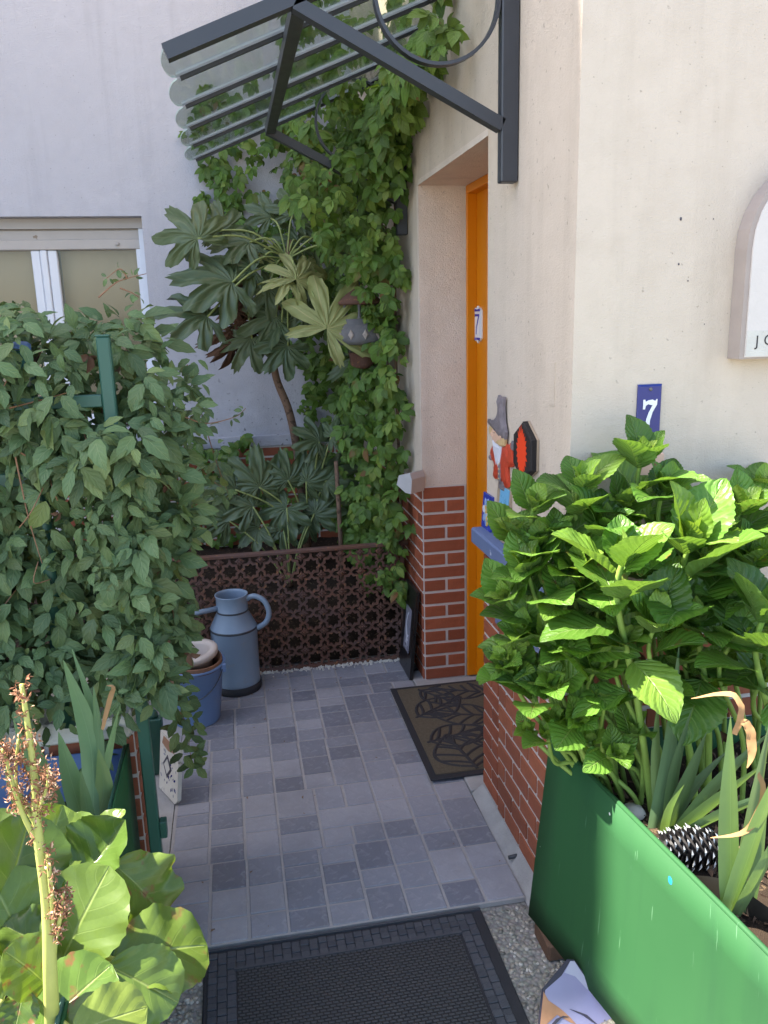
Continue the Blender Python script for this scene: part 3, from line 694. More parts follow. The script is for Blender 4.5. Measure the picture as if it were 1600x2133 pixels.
part('rail', MB().cbox((-1.25, 2.03, .72), (-.2775, 2.05, .75), .002), M['green_post'], fence)
p3 = part('post', MB().cbox((-1.0, 1.93, .60), (-.96, 1.97, 1.45), .003), M['green_post'], fence)

# ================================================================== OBJECTS
# rusty cast-iron openwork panel
tr = thing('iron_panel', 'rusty cast-iron openwork panel with star-shaped holes fronting the planting bed', 'panel', (.2, 3.46, 0))
yt = 3.462; tx0, tx1, tz0, tz1 = -.56, .712, .018, .548
def ring_mesh(r, w, n, amp, lobes, th, rot=0):
    vs = []
    for q in (1, -1):
        for i in range(n):
            a = 2 * math.pi * i / n + rot; rr = r + amp * math.cos(lobes * a)
            for d in (-w / 2, w / 2): vs.append(((rr + d) * math.cos(a), -q * th / 2, (rr + d) * math.sin(a)))
    f = []
    for i in range(n):
        j = (i + 1) % n; A, B = 2 * i, 2 * j; o = 2 * n
        f += [(A, A + 1, B + 1, B), (o + A, o + B, o + B + 1, o + A + 1), (A + 1, o + A + 1, o + B + 1, B + 1), (A, B, o + B, o + A)]
    return MB().add(vs, f)
rg = ring_mesh(.0345, .0115, 48, .0042, 8, .014).mesh('star_ring'); rg.materials.append(M['rust'])
fw = MB()
for q in range(8):
    a = q * math.pi / 4; ca, sa = math.cos(a), math.sin(a); l_ = .017 if q % 2 else .022
    pts = [(0.002, 0), (l_ * .55, .0062), (l_, 0), (l_ * .55, -.0062)]
    fw.add([(x * ca - z * sa, -.006, x * sa + z * ca) for x, z in pts] + [(l_ * .5 * ca, -.0115, l_ * .5 * sa)] + [(x * ca - z * sa, .004, x * sa + z * ca) for x, z in pts], [(0, 1, 4), (1, 2, 4), (2, 3, 4), (3, 0, 4), (8, 7, 6, 5), (0, 5, 6, 1), (1, 6, 7, 2), (2, 7, 8, 3), (3, 8, 5, 0)])
fwm = fw.lathe([(.0, .0), (.008, .0), (.006, .012), (0, .014)], (0, 0, 0), 8, Matrix.Rotation(rad(90), 3, 'X')).mesh('flower'); fwm.materials.append(M['rust'])
tie = MB().bar((-.012, 0, 0), (.012, 0, 0), .010, .010).mesh('tie'); tie.materials.append(M['rust'])
ptc = .0885; tl = wloc(tr)
for i in range(14):
    for j in range(6):
        x = tx1 - .062 - i * ptc; z = tz1 - .062 - j * ptc
        if z < .02 or x < tx0 + .03: continue
        new('star_ring', rg, None, tr, Vector((x, yt, z)) - tl)
        if z - ptc / 2 > .03: new('flower', fwm, None, tr, Vector((x - ptc / 2, yt, z - ptc / 2)) - tl)
        if i == 0 and z - ptc / 2 > .03: new('flower', fwm, None, tr, Vector((x + ptc / 2, yt, z - ptc / 2)) - tl)
        if j == 0: new('flower', fwm, None, tr, Vector((x - ptc / 2, yt, z + ptc / 2)) - tl)
        for dx, dz, ry in ((ptc / 2, 0, 0), (0, ptc / 2, 90)):
            o = new('tie', tie, None, tr, Vector((x + dx, yt, z + dz)) - tl); o.rotation_euler = (0, rad(ry), 0)
part('top_rail', MB().cbox((tx0, yt - .012, tz1), (.738, yt + .02, tz1 + .016), .003), M['rust'], tr)
part('side_rail', MB().cbox((tx1 - .012, yt - .010, .0), (tx1 + .006, yt + .012, tz1 - .0005), .002), M['rust'], tr)
part('side_rail', MB().cbox((tx0, yt - .010, .0), (tx0 + .016, yt + .012, tz1 - .0005), .002), M['rust'], tr)
part('bottom_rail', MB().cbox((tx0 + .0165, yt - .008, .0), (tx1 - .0125, yt + .010, .014), .002), M['rust'], tr)
# crumbly mortar bead and dry litter at the panel's foot
lt = MB()
for k in range(260):
    x = R_.uniform(-.05, .72); y = 3.452 - abs(R_.gauss(0, .012)); s = R_.uniform(.002, .008)
    e = Euler((R_.uniform(0, 3), R_.uniform(0, 3), R_.uniform(0, 3))).to_matrix()
    lt.add([e @ Vector((v.x * s * 1.4, v.y * s, v.z * s * .6)) + Vector((x, y, .001 + s * .3)) for v in iv], ifc)
solo('mortar_crumbs', lt, M['cap_stone'], 'pale mortar crumbs along the foot of the rusty iron panel', 'crumbs', kind='stuff')

fb = MB()
for k in range(70):
    x = R_.uniform(-.25, .68); y = R_.choice((R_.uniform(1.85, 3.4), R_.uniform(3.2, 3.43))); s = R_.uniform(.002, .007); e = Euler((R_.uniform(-.3, .3), R_.uniform(-.3, .3), R_.uniform(0, 6))).to_matrix()
    fb.add([e @ Vector(q) + Vector((x, y, .0035)) for q in ((-s, -s * .4, 0), (s, -s * .2, .001), (s * .7, s * .4, 0), (-s * .6, s * .5, .0015))], [(0, 1, 2, 3)])
solo('leaf_crumbs', fb, M['bark'], 'tiny brown leaf crumbs scattered over the slate tile floor', 'leaf litter', kind='stuff')
# watering can
cc = Vector((-.058, 3.335, 0))
can = thing('watering_can', 'blue-grey metal watering can standing before the rusty iron panel', 'watering can', cc)
bd = part('body', MB().lathe([(0, .034), (.099, .034), (.1005, .036), (.0985, .05), (.0985, .275), (.1005, .279), (.0985, .283), (.066, .352), (.0675, .356), (.066, .36), (.0655, .418), (.0695, .424), (.0695, .428), (.0655, .428), (.062, .418), (.062, .36), (.094, .28), (.094, .05), (0, .05)], cc, 40), M['zinc_blue'], can)
part('base_band', MB().lathe([(0, .0), (.101, .0), (.104, .004), (.1035, .034), (.099, .036), (0, .036)], cc, 40), M['black'], can)
part('seam', MB().lathe([(.0992, .274), (.1022, .279), (.0992, .284)], cc, 40), M['iron'], bd)
part('seam', MB().lathe([(.0662, .352), (.0684, .356), (.0662, .36)], cc, 40), M['iron'], bd)
hp = spline([cc + Vector((.062, -.015, .405)), cc + Vector((.095, -.025, .418)), cc + Vector((.135, -.033, .395)), cc + Vector((.152, -.035, .345)), cc + Vector((.138, -.030, .30)), cc + Vector((.10, -.02, .272))], 7)
part('handle', MB().tube(hp, [.0115] * len(hp), 12), M['zinc_blue'], can)
part('spout', MB().tube([cc + Vector((-.085, -.035, .175)), cc + Vector((-.13, -.045, .225)), cc + Vector((-.27, -.075, .43))], [.034, .022, .015], 16), M['zinc_blue'], can)
part('spout_collar', MB().cbox(tuple(cc + Vector((-.125, -.07, .13))), tuple(cc + Vector((-.075, -.01, .215))), .008), M['zinc_blue'], can)
part('brace', MB().tube([cc + Vector((-.062, -.02, .375)), cc + Vector((-.226, -.065, .368))], .011, 10), M['zinc_blue'], can)

# bucket with two nested pots
bc = Vector((-.222, 3.085, -.002))
bk = thing('bucket', 'blue plastic bucket holding nested flower pots beside the watering can', 'bucket', bc)
part('body', MB().lathe([(0, .0), (.088, .0), (.091, .006), (.118, .232), (.126, .236), (.128, .243), (.124, .249), (.117, .246), (.087, .012), (0, .012)], bc, 40), M['bucket'], bk)
hb = [bc + Vector((.124 * math.cos(a), .124 * math.sin(a), .232 - .10 * max(0, math.sin(-(a + 1.2) / 1.15 * 0 + (a + 2.9) / 2.55 * math.pi)))) for a in np.linspace(-2.9, -.35, 22)]
part('handle', MB().tube([p + (p - bc).normalized() * .004 for p in hb], .0022, 6), M['iron'], bk)
part('handle_lug', MB().cbox(tuple(hb[-1] + Vector((-.008, -.012, -.02))), tuple(hb[-1] + Vector((.012, .006, .012))), .002), M['bucket'], bk)
tl1 = Euler((rad(6), rad(5), 0)).to_matrix()
pt = thing('flower_pot', 'brown plastic flower pot sunk in the blue bucket', 'flower pot', bc + Vector((0, 0, .12)))
part('body', MB().lathe([(0, -.10), (.07, -.10), (.098, .125), (.106, .127), (.107, .155), (.099, .155), (.092, .12), (.066, -.09), (0, -.09)], bc + Vector((-.004, -.004, .12)), 36, tl1), M['terracotta'], pt)
pt2 = thing('flower_pot', 'beige flower pot with thick rim stacked on top in the blue bucket', 'flower pot', bc + Vector((0, 0, .2)))
part('body', MB().lathe([(0, -.08), (.05, -.08), (.076, .085), (.098, .088), (.101, .105), (.097, .112), (.074, .112), (.068, .10), (.046, -.07), (0, -.07)], bc + Vector((.012, .004, .185)), 36, Euler((rad(4), rad(-6), 0)).to_matrix()), M['beige_pot'], pt2)

# leaf doormat at the door
dm = thing('doormat', 'brown doormat with black leaf pattern on the threshold of the orange door', 'doormat', (.75, 2.78, .006))
part('base', MB().cbox((.578, 2.415, .0075), (.966, 3.135, .013), .002), M['black'], dm)
part('pile', MB().box((.603, 2.44, .013), (.966, 3.11, .0165)), M['mat_brown'], dm)
def leaf_lines(cx, cy, L_, w, ang, nv):
    ca, sa = math.cos(ang), math.sin(ang); T = lambda x, y: (cx + x * ca - y * sa, cy + x * sa + y * ca)
    lines = [[T(L_ * t, 0) for t in np.linspace(-.25, 1, 8)]]
    for sg in (1, -1):
        lines.append([T(L_ * t, sg * w * math.sin(math.pi * t ** .8)) for t in np.linspace(0, 1, 12)])
        for k in range(nv):
            t0 = .10 + .8 * k / nv; t1 = min(t0 + .22, .96)
            lines.append([T(L_ * (t0 + (t1 - t0) * q), sg * w * math.sin(math.pi * t1 ** .8) * q * (.55 + .45 * q)) for q in np.linspace(0, 1, 5)])
    return lines
lv = 0
for (cx, cy, L_, w, an, nv) in ((.75, 2.46, .24, .105, 1.75, 4), (.64, 2.66, .24, .08, .25, 4), (.96, 2.60, .22, .085, 2.7, 4), (.93, 2.80, .26, .085, 2.85, 4), (.64, 2.86, .24, .08, .55, 4), (.70, 3.08, .20, .06, -.9, 3), (.96, 3.00, .24, .075, 2.75, 4)):
    mb = MB()
    for ln in leaf_lines(cx, cy, L_, w, an, nv):
        for (xa, ya), (xb, yb_) in zip(ln[:-1], ln[1:]):
            d = Vector((xb - xa, yb_ - ya, 0)); 
            if d.length < 1e-5: continue
            if min(xa, xb) < .606 or max(xa, xb) > .962 or min(ya, yb_) < 2.443 or max(ya, yb_) > 3.107: continue
            nrm = Vector((-d.y, d.x, 0)).normalized() * .0070; z = .0192 + lv * .0001
            mb.add([(xa - nrm.x, ya - nrm.y, .0165), (xa + nrm.x, ya + nrm.y, .0165), (xb + nrm.x, yb_ + nrm.y, .0165), (xb - nrm.x, yb_ - nrm.y, .0165), (xa, ya, z), (xb, yb_, z)], [(0, 4, 5, 3), (4, 1, 2, 5), (0, 1, 4), (3, 5, 2)])
    part('leaf_motif', mb, M['black'], dm); lv += 1

# rubber scraper mat in front
rm = thing('rubber_mat', 'large black rubber mat with basket-weave border in the foreground', 'mat', (.2, 1.57, -.017))
mx0, mx1, my0, my1 = -.164, .566, 1.335, 1.812
part('base', MB().cbox((mx0, my0, -.0165), (mx1, my1, -.0075), .003), M['black'], rm)
part('centre_field', MB().box((mx0 + .082, my0 + .082, -.0075), (mx1 - .082, my1 - .082, -.0045)), M['weave'], rm)
part('inner_rim', MB().box((mx0 + .074, my1 - .082, -.0075), (mx1 - .074, my1 - .074, -.0015)), M['rubber'], rm)
part('outer_rim', MB().box((mx0 + .003, my1 - .009, -.0075), (mx1 - .003, my1 - .003, -.002)), M['rubber'], rm)
blk = {}
bw, bh_ = .0230, .0195
def block(x, y, hi):
    key = hi
    if key not in blk:
        b = MB().cbox((-bw / 2 + .0004, -bh_ / 2 + .0004, 0), (bw / 2 - .0004, bh_ / 2 - .0004, .0055 if hi else .0035), .0014); me = b.mesh('weave_block'); me.materials.append(M['rubber']); blk[key] = me
    return blk[key]
cand = []
nxb = int((mx1 - mx0 - .02) / bw); nyb = int((my1 - my0 - .02) / bh_)
for i in range(nxb):
    for j in range(nyb):
        x = mx0 + .011 + bw * (i + .5); y = my0 + .011 + bh_ * (j + .5)
        if mx0 + .078 < x < mx1 - .078 and my0 + .078 < y < my1 - .078: continue
        cand.append((x, y, (i + j) % 2 == 0))
cand.sort(key=lambda c: -c[1])
for x, y, hi in cand[:300]: new('weave_block', block(x, y, hi), None, rm, Vector((x, y, -.0075)) - wloc(rm))
mb = MB()
for x, y, hi in cand[300:]: mb.cbox((x - bw / 2 + .0004, y - bh_ / 2 + .0004, -.0075), (x + bw / 2 - .0004, y + bh_ / 2 - .0004, -.002 if hi else -.004), .0014)
part('weave_field', mb, M['rubber'], rm, kind='stuff')

# framed picture leaning on the brick jamb
u = Vector((.02, -1, 0)).normalized(); vv = Vector((.10, 0, 1)).normalized()
fp = thing('picture_frame', 'black framed picture of a white bird leaning against the brick jamb', 'picture', (.70, 3.31, 0))
F0 = Vector((.690, 3.415, .003)); A_ = lambda x, y, d=0: F0 + u * x + vv * y - u.cross(vv).normalized() * -d
fr = MB(); fr.relief([(0, 0), (.20, 0), (.20, .40), (0, .40)], .014, (F0, u, vv)); part('frame', fr, M['frame_black'], fp)
nrm = u.cross(vv).normalized()
part('print', MB().relief([(.05, .10), (.145, .10), (.145, .30), (.05, .30)], .0008, (F0 + nrm * .014, u, vv)), M['print_grey'], fp)
bird = [(.085, .13), (.09, .16), (.075, .19), (.07, .23), (.085, .265), (.10, .28), (.105, .275), (.092, .258), (.082, .23), (.088, .20), (.105, .175), (.13, .18), (.108, .16), (.125, .15), (.10, .148), (.12, .125), (.095, .14)]
part('bird_motif', MB().relief(bird, .0006, (F0 + nrm * .0149, u, vv)), M['print_white'], fp)

# painted ceramic sign leaning by the post on the left
u2 = Vector((.45, -.89, 0)).normalized(); v2 = Vector((.10, .16, 1)).normalized(); S0 = Vector((-.335, 2.60, .002)); n2 = u2.cross(v2).normalized()
sg = thing('ceramic_sign', 'cream ceramic sign with blue pattern leaning behind the green post', 'sign', S0)
part('slab', MB().relief([(0, 0), (.13, 0), (.15, .02), (.15, .20), (0, .20)], .014, (S0 - n2 * .014, u2, v2)), M['cap_stone'], sg)
for k in range(26):
    x, y = R_.uniform(.012, .135), R_.uniform(.02, .15); s = R_.uniform(.004, .009); a0 = R_.uniform(0, 3)
    part('blue_motif', MB().relief([(x + s * math.cos(a0 + q * 1.57) * (1 if q % 2 else .5), y + s * math.sin(a0 + q * 1.57) * (1 if q % 2 else .5)) for q in range(4)], .001, (S0 + n2 * .0002, u2, v2)), M['print_grey'] if k % 3 else M['blue_enamel'], sg)
part('diamond_motif', MB().relief([(.03, .10), (.065, .06), (.10, .10), (.065, .14)], .0012, (S0 + n2 * .0002, u2, v2)), M['ink_dark'], sg)
part('diamond_motif', MB().relief([(.042, .10), (.065, .075), (.088, .10), (.065, .126)], .0022, (S0 + n2 * .0002, u2, v2)), M['cap_stone'], sg)
part('red_motif', MB().relief([(.02, .165), (.07, .155), (.12, .165), (.10, .19), (.03, .192)], .0016, (S0 + n2 * .0002, u2, v2)), M['copper_print'], sg)
part('knob', MB().lathe([(0, 0), (.016, .0), (.018, .012), (.012, .026), (0, .03)], (-.345, 2.70, .215), 16).cbox((-.375, 2.68, .002), (-.315, 2.72, .2145), .004), M['green_post'], sg)
pin = atz(1052, 1795, .0)
solo('bolt', MB().tube([(.700, pin.y, .012), (.742, pin.y, .016)], .006, 10), M['iron'], 'short metal bolt sticking out of the cement at the right tile edge', 'bolt', loc=(.72, pin.y, .014))

# ------------------------------------------------------------------ signs and ornaments
def text(name, body, size, mat, parent, o, u, v, ext=.001, bold=0, off=.0):
    cu = D.curves.new(name, 'FONT'); cu.body = body; cu.size = size; cu.extrude = ext; cu.offset = off; cu.align_x = 'CENTER'; cu.align_y = 'CENTER'
    n = Vector(u).cross(Vector(v)).normalized(); ob = D.objects.new(name, cu); COL.objects.link(ob)
    dg = bpy.context.evaluated_depsgraph_get(); dg.update(); me = D.meshes.new_from_object(ob.evaluated_get(dg)); D.objects.remove(ob)
    me.transform(Matrix((( u[0], v[0], n[0], 0), (u[1], v[1], n[1], 0), (u[2], v[2], n[2], 0), (0, 0, 0, 1))))
    me.materials.clear(); me.materials.append(mat); new(name, me, None, parent, Vector(o) - wloc(parent))
# blue enamel number plate on the front wall
c = at(1351, 872, YF - .004); npl = thing('number_plate', 'dark blue enamel house number plate with white 7 above the hydrangea', 'number plate', (c.x, YF, c.z))
hw, hh = .0292, .078
part('plate', MB().relief([(-hw, -hh), (hw, -hh), (hw, hh), (-hw, hh)], .003, ((c.x, YF - .0005, c.z), (1, 0, 0), (0, 0, 1)), .06, .002), M['blue_enamel'], npl)
# heavy numeral with a curved stem
sev = [(-.0165, .026), (-.0165, .004), (-.0115, .004), (-.010, .012), (-.004, .0155), (.004, .013), (.007, .0135), (-.002, -.004), (-.0075, -.020), (-.0085, -.038), (.0015, -.038), (.002, -.022), (.0075, -.003), (.0175, .014), (.0180, .026), (.0165, .0265), (.013, .022), (.006, .0255), (-.003, .0245), (-.0105, .021), (-.012, .026)]
part('numeral', MB().relief(sev, .0012, ((c.x, YF - .0062, c.z + .018), (1, 0, 0), (0, 0, 1))), M['white_enamel'], npl)
part('screw', MB().lathe([(0, 0), (.0045, 0), (.003, .003), (0, .0035)], (c.x + .001, YF - .0055, c.z + .067), 10, Matrix.Rotation(rad(90), 3, 'X')), M['stone'], npl)
solo('backing_tile', MB().cbox((c.x - .028, YF - .009, c.z - .145), (c.x + .042, YF - .0003, c.z - .081), .002), M['skin'], 'pale pink tile on the wall just below the blue number plate', 'tile', loc=(c.x, YF, c.z - .11))
# white oval plate on the door
c = atx(997, 676, .972); dp = thing('number_plate', 'small white ceramic plate with blue 7 on the orange door', 'number plate', c)
o_ = Vector((.9738, c.y, c.z)); du, dv = Vector((0, -1, 0)), Vector((0, 0, 1))
pl = [(-.048, -.052), (-.03, -.064), (-.01, -.062), (0, -.072), (.01, -.062), (.03, -.064), (.048, -.052), (.048, .052), (.03, .064), (.01, .062), (0, .072), (-.01, .062), (-.03, .064), (-.048, .052)]
part('plate', MB().relief(pl, .006, (o_, du, dv), .05, .002), M['white_enamel'], dp)
for s in (1, -1): part('border', MB().relief([(-.043, s * .050), (.043, s * .050), (.036, s * .061), (0, s * .058), (-.036, s * .061)][::s], .001, (o_ + Vector((-.0082, 0, 0)), du, dv)), M['blue_ink'], dp)
for s in (1, -1): part('border', MB().relief([(s * .040, -.048), (s * .044, -.048), (s * .044, .048), (s * .040, .048)][::s], .001, (o_ + Vector((-.0082, 0, 0)), du, dv)), M['pale_blue'], dp)
part('numeral', MB().relief([(-.028, .040), (-.028, .028), (-.024, .031), (.016, .031), (-.010, -.010), (-.016, -.038), (-.006, -.038), (.0, -.010), (.030, .034), (.030, .040)], .001, (o_ + Vector((-.0082, 0, 0)), du, dv)), M['blue_ink'], dp)
# arched stone plaque cut by the right edge
pq = thing('stone_plaque', 'arched pale stone plaque lettered JO high on the front wall', 'plaque', (1.33, YF, 1.6))
o_ = at(1531, 748, YF - .03); o_.y = YF - .0005
pw = .42; hS = .24
arch = [(0, 0), (pw, 0), (pw, hS)] + [(pw / 2 + pw / 2 * math.cos(a) * 1.0, hS + .20 * math.sin(a)) for a in np.linspace(0, math.pi, 17)][1:-1] + [(0, hS)]
part('slab', MB().relief(arch, .045, (o_, (1, 0, 0), (0, 0, 1))), M['plaque_edge'], pq)
part('face', MB().relief([(.012 + x * (1 - .024 / pw), .004 + z * .975) for x, z in arch], .0035, (o_ + Vector((0, -.045, 0)), (1, 0, 0), (0, 0, 1))), M['plaque'], pq)
part('name_band', MB().relief([(.013, .006), (pw - .013, .006), (pw - .013, .062), (.013, .062)], .0008, (o_ + Vector((0, -.0485, 0)), (1, 0, 0), (0, 0, 1))), M['cap_stone'], pq)
lj = at(1577, 711, YF - .0495); lo = at(1602, 709, YF - .0495)
text('letter', 'J', .033, M['letter'], pq, lj, (1, 0, 0), (0, 0, 1)); text('letter', 'O', .033, M['letter'], pq, lo, (1, 0, 0), (0, 0, 1))
# things standing along the blue ledge (side wall plane: u runs toward the viewer)
du = Vector((0, -1, 0)); dv = Vector((0, 0, 1)); xl = XW - .0012
def onwall(px, py): p = atx(px, py, xl); return p
def tile(name, label, yc, z0, w_, h_, mat, tilt=.0, th=.009):
    t = thing(name, label, 'tile', (xl, yc, z0)); o = Vector((xl - .004, yc + w_ / 2, z0)); v_ = Vector((tilt, 0, 1)).normalized()
    part('slab', MB().relief([(0, 0), (w_, 0), (w_, h_), (0, h_)], th, (o, du, v_), .02, .0008), mat, t); return t, o + du.cross(v_).normalized() * (th + .0009), v_
zl = .9125
y1 = onwall(1020, 1060).y
t1, o1, v1 = tile('flower_tile', 'cobalt blue tile painted with a pale iris flower at ledge end', y1, zl, .084, .108, M['blue_ink'], .07)
for q in range(7):
    a = q * 2 * math.pi / 7 + .3; ca, sa = math.cos(a), math.sin(a); pts = [(.006, .0), (.02, .011), (.034, .010), (.041, .0), (.032, -.009), (.018, -.009)]
    part('petal', MB().relief([(.042 + (x * ca - z * sa) * .92, .055 + (x * sa + z * ca) * 1.1) for x, z in pts], .0006 + .0001 * q, (o1, du, v1)), M['pale_blue'] if q % 3 else M['print_white'], t1)
for x, z in ((.042, .055), (.05, .035), (.058, .02), (.036, .066)): part('stamen', MB().relief([(x + .007 * math.cos(a), z + .008 * math.sin(a)) for a in np.linspace(0, 6.28, 7)[:-1]], .0018, (o1, du, v1)), M['yellow'], t1)
y2 = onwall(1052, 1075).y
t2, o2, v2_ = tile('landscape_tile', 'painted tile with blue sky and a dark tower, below the gnome', y2, zl, .115, .165, M['tan_tile'], .07)
for nm, pts, mt in (('sky_motif', [(.028, .085), (.105, .085), (.105, .158), (.028, .158)], 'sky_tile'), ('tower_motif', [(.05, .03), (.066, .03), (.064, .10), (.058, .15), (.052, .10)], 'ink_dark'), ('tower_motif', [(.042, .122), (.074, .122), (.074, .128), (.042, .128)], 'ink_dark'), ('bush_motif', [(.008, .05), (.03, .045), (.036, .08), (.024, .10), (.010, .09)], 'teal_tile'), ('bush_motif', [(.04, .008), (.09, .01), (.10, .045), (.07, .055), (.045, .04)], 'teal_tile'), ('window_motif', [(.075, .05), (.095, .05), (.095, .08), (.085, .09), (.075, .08)], 'print_white'), ('window_motif', [(.079, .053), (.091, .053), (.091, .076), (.085, .082), (.079, .076)], 'ink_dark'), ('path_motif', [(.05, .018), (.08, .016), (.07, .034), (.055, .034)], 'red_coat'), ('window_motif', [(.014, .058), (.026, .056), (.027, .078), (.016, .082)], 'yellow')):
    lv += 1; part(nm, MB().relief(pts, .0006 + .00008 * (lv % 9), (o2, du, v2_)), M[mt], t2)
y3 = onwall(1102, 1110).y
t3, o3, v3 = tile('brown_tile', 'tan tile with black scroll pattern half hidden by hydrangea leaves', y3, zl, .10, .20, M['tan_tile'], .07)
for q in range(7):
    a0 = R_.uniform(0, 6); cx_, cz_ = .02 + .06 * (q % 2), .02 + q * .026
    part('scroll_motif', MB().relief([(cx_ + r_ * math.cos(a), cz_ + r_ * math.sin(a)) for r_, aa in ((.014, np.linspace(a0, a0 + 4, 9)), (.009, np.linspace(a0 + 4, a0, 9))) for a in aa], .001, (o3, du, v3)), M['ink_dark'], t3)
# gnome wall figure
gp = onwall(1047, 1014); gw = 1.0
gn = thing('gnome_figure', 'ceramic gnome with grey pointed hat and red coat on the wall', 'figurine', (xl, gp.y, gp.z))
go = Vector((xl, gp.y, gp.z)); gu, gv = du, dv
def G(name, pts, th, mat, base=0, inset=.25, dome=.010, par=None):
    o = part(name, MB().relief([(x * 1.22, z * .70) for x, z in pts], th * .35, (go + du.cross(dv).normalized() * base * .35, gu, gv), inset, dome * .35), M[mat], par or gn); return o
G('boots', [(-.018, -.012), (.024, -.012), (.026, .03), (-.016, .03)], .012, 'hat_grey')
coat = G('coat', [(-.062, .028), (-.045, .018), (-.028, .026), (-.008, .010), (.012, .024), (.030, .006), (.052, .014), (.058, .020), (.050, .075), (.046, .120), (.060, .105), (.078, .105), (.092, .125), (.090, .165), (.076, .172), (.062, .155), (.045, .185), (.018, .192), (-.020, .182), (-.052, .170), (-.082, .130), (-.085, .10), (-.058, .088), (-.055, .075)], .014, 'red_coat', 0, .3, .014)
G('coat_flap', [(-.002, .016), (.010, .026), (.006, .10), (-.004, .11), (-.010, .10), (-.010, .03)], .003, 'hat_grey', .027, .3, .003, coat)
for z in (.035, .055, .075, .095): G('button', [(.004 * math.cos(a) - .001, z + .004 * math.sin(a)) for a in np.linspace(0, 6.28, 8)[:-1]], .003, 'blond', .030, .3, .002, coat)
G('sleeve', [(.048, .118), (.072, .108), (.090, .125), (.086, .168), (.070, .20), (.058, .17)], .012, 'red_coat', .012, .3, .008, coat)
G('hand', [(.070, .172), (.088, .172), (.096, .188), (.094, .205), (.086, .202), (.084, .212), (.077, .210), (.072, .192)], .014, 'hat_grey', .004)
G('hand', [(-.085, .098), (-.070, .090), (-.066, .104), (-.078, .114)], .016, 'hat_grey', .004)
head = G('head', [(-.060, .185), (-.030, .168), (.015, .172), (.034, .195), (.030, .225), (-.020, .235), (-.062, .225), (-.075, .205)], .016, 'skin', .006, .3, .016)
G('hair', [(-.082, .20), (-.070, .196), (-.058, .212), (-.054, .235), (-.075, .240), (-.086, .222)], .016, 'blond', .008, .3, .006, head)
G('hair', [(-.030, .178), (.010, .168), (.036, .178), (.040, .215), (.020, .205), (-.010, .195)], .020, 'blond', .012, .3, .008, head)
G('nose', [(-.062, .200), (-.046, .196), (-.042, .210), (-.056, .215)], .010, 'skin', .026, .4, .008, head)
G('eye', [(-.036, .214), (-.030, .213), (-.030, .219), (-.036, .219)], .004, 'ink_dark', .033, .3, .002, head)
G('mouth', [(-.048, .188), (-.034, .186), (-.034, .189), (-.048, .191)], .003, 'red_coat', .030, .2, .001, head)
G('ear', [(.008, .200), (.018, .198), (.020, .212), (.010, .216)], .010, 'skin', .030, .3, .004, head)
G('beard', [(-.052, .182), (-.030, .176), (.004, .172), (.018, .182), (.012, .140), (.004, .105), (-.008, .080), (-.018, .098), (-.024, .085), (-.032, .110), (-.044, .140)], .014, 'print_white', .018, .35, .008, head)
hat = G('hat', [(-.088, .246), (-.050, .232), (.0, .204), (.042, .206), (.044, .236), (.030, .280), (.026, .335), (.030, .372), (.014, .364), (-.008, .374), (.004, .345), (.004, .318), (-.010, .285), (-.034, .262), (-.070, .256), (-.086, .262)], .022, 'hat_grey', .012, .3, .016)
# black hexagonal board with red burst
hp_ = onwall(1103, 940)
hx = thing('hexagon_board', 'black hexagonal wooden board with red paint burst on the wall', 'wall ornament', hp_)
ho = Vector((xl, hp_.y, hp_.z)); hexp = [(.83 * x, .83 * z) for x, z in ((0, -.094), (.080, -.048), (.080, .046), (0, .094), (-.080, .046), (-.080, -.048))]
part('board', MB().relief(hexp, .018, (ho, du, dv), .05, .003), M['hex_black'], hx)
part('board_edge', MB().relief([(x * 1.015, z * 1.012) for x, z in hexp], .006, (ho, du, dv)), M['tan_tile'], hx)
bp = []
rb = random.Random(4)
for q in range(44):
    a = 2 * math.pi * q / 44; r_ = (.040 if q % 2 else .048 + rb.uniform(0, .016)); bp.append((r_ * .74 * math.cos(a), r_ * 1.18 * math.sin(a) * (1.02 if math.sin(a) < 0 else .95)))
part('paint_burst', MB().relief(bp, .0008, (ho + du.cross(dv).normalized() * .0212, du, dv)), M['red_splash'], hx)

# ------------------------------------------------------------------ planters
rp = thing('planter', 'large green metal planter trough on the right holding the hydrangea', 'planter', (1.1, 1.4, 0), 'green metal planter troughs')
TF, TN = Vector((.712, 1.712, .535)), Vector((.852, .55, .505)); BF, BN = Vector((.664, 1.712, .035)), Vector((.895, .55, .02))
def sheet(name, q, th, mat, par, n=14):
    a, b, c, d = q; nn = (b - a).cross(d - a).normalized(); vs = []
    for off in (0, -th):
        for j in range(7):
            for i in range(n + 1):
                s_, t_ = i / n, j / 6; p = a.lerp(b, s_).lerp(d.lerp(c, s_), t_); bulge = .006 * math.sin(math.pi * s_) * math.sin(math.pi * t_)
                vs.append(p + nn * (off + bulge))
    w_ = n + 1; o = 7 * w_; fs = []
    for j in range(6):
        for i in range(n): fs += [(j * w_ + i, j * w_ + i + 1, (j + 1) * w_ + i + 1, (j + 1) * w_ + i), (o + j * w_ + i, o + (j + 1) * w_ + i, o + (j + 1) * w_ + i + 1, o + j * w_ + i + 1)]
    for i in range(n): fs += [(i, o + i, o + i + 1, i + 1), (6 * w_ + i, 6 * w_ + i + 1, o + 6 * w_ + i + 1, o + 6 * w_ + i)]
    for j in range(6): fs += [(j * w_, (j + 1) * w_, o + (j + 1) * w_, o + j * w_), (j * w_ + n, o + j * w_ + n, o + (j + 1) * w_ + n, (j + 1) * w_ + n)]
    return part(name, MB().add(vs, fs, smooth=True), mat, par)
sheet('side_panel', (BN, BF, TF, TN), -.008, M['green'], rp)
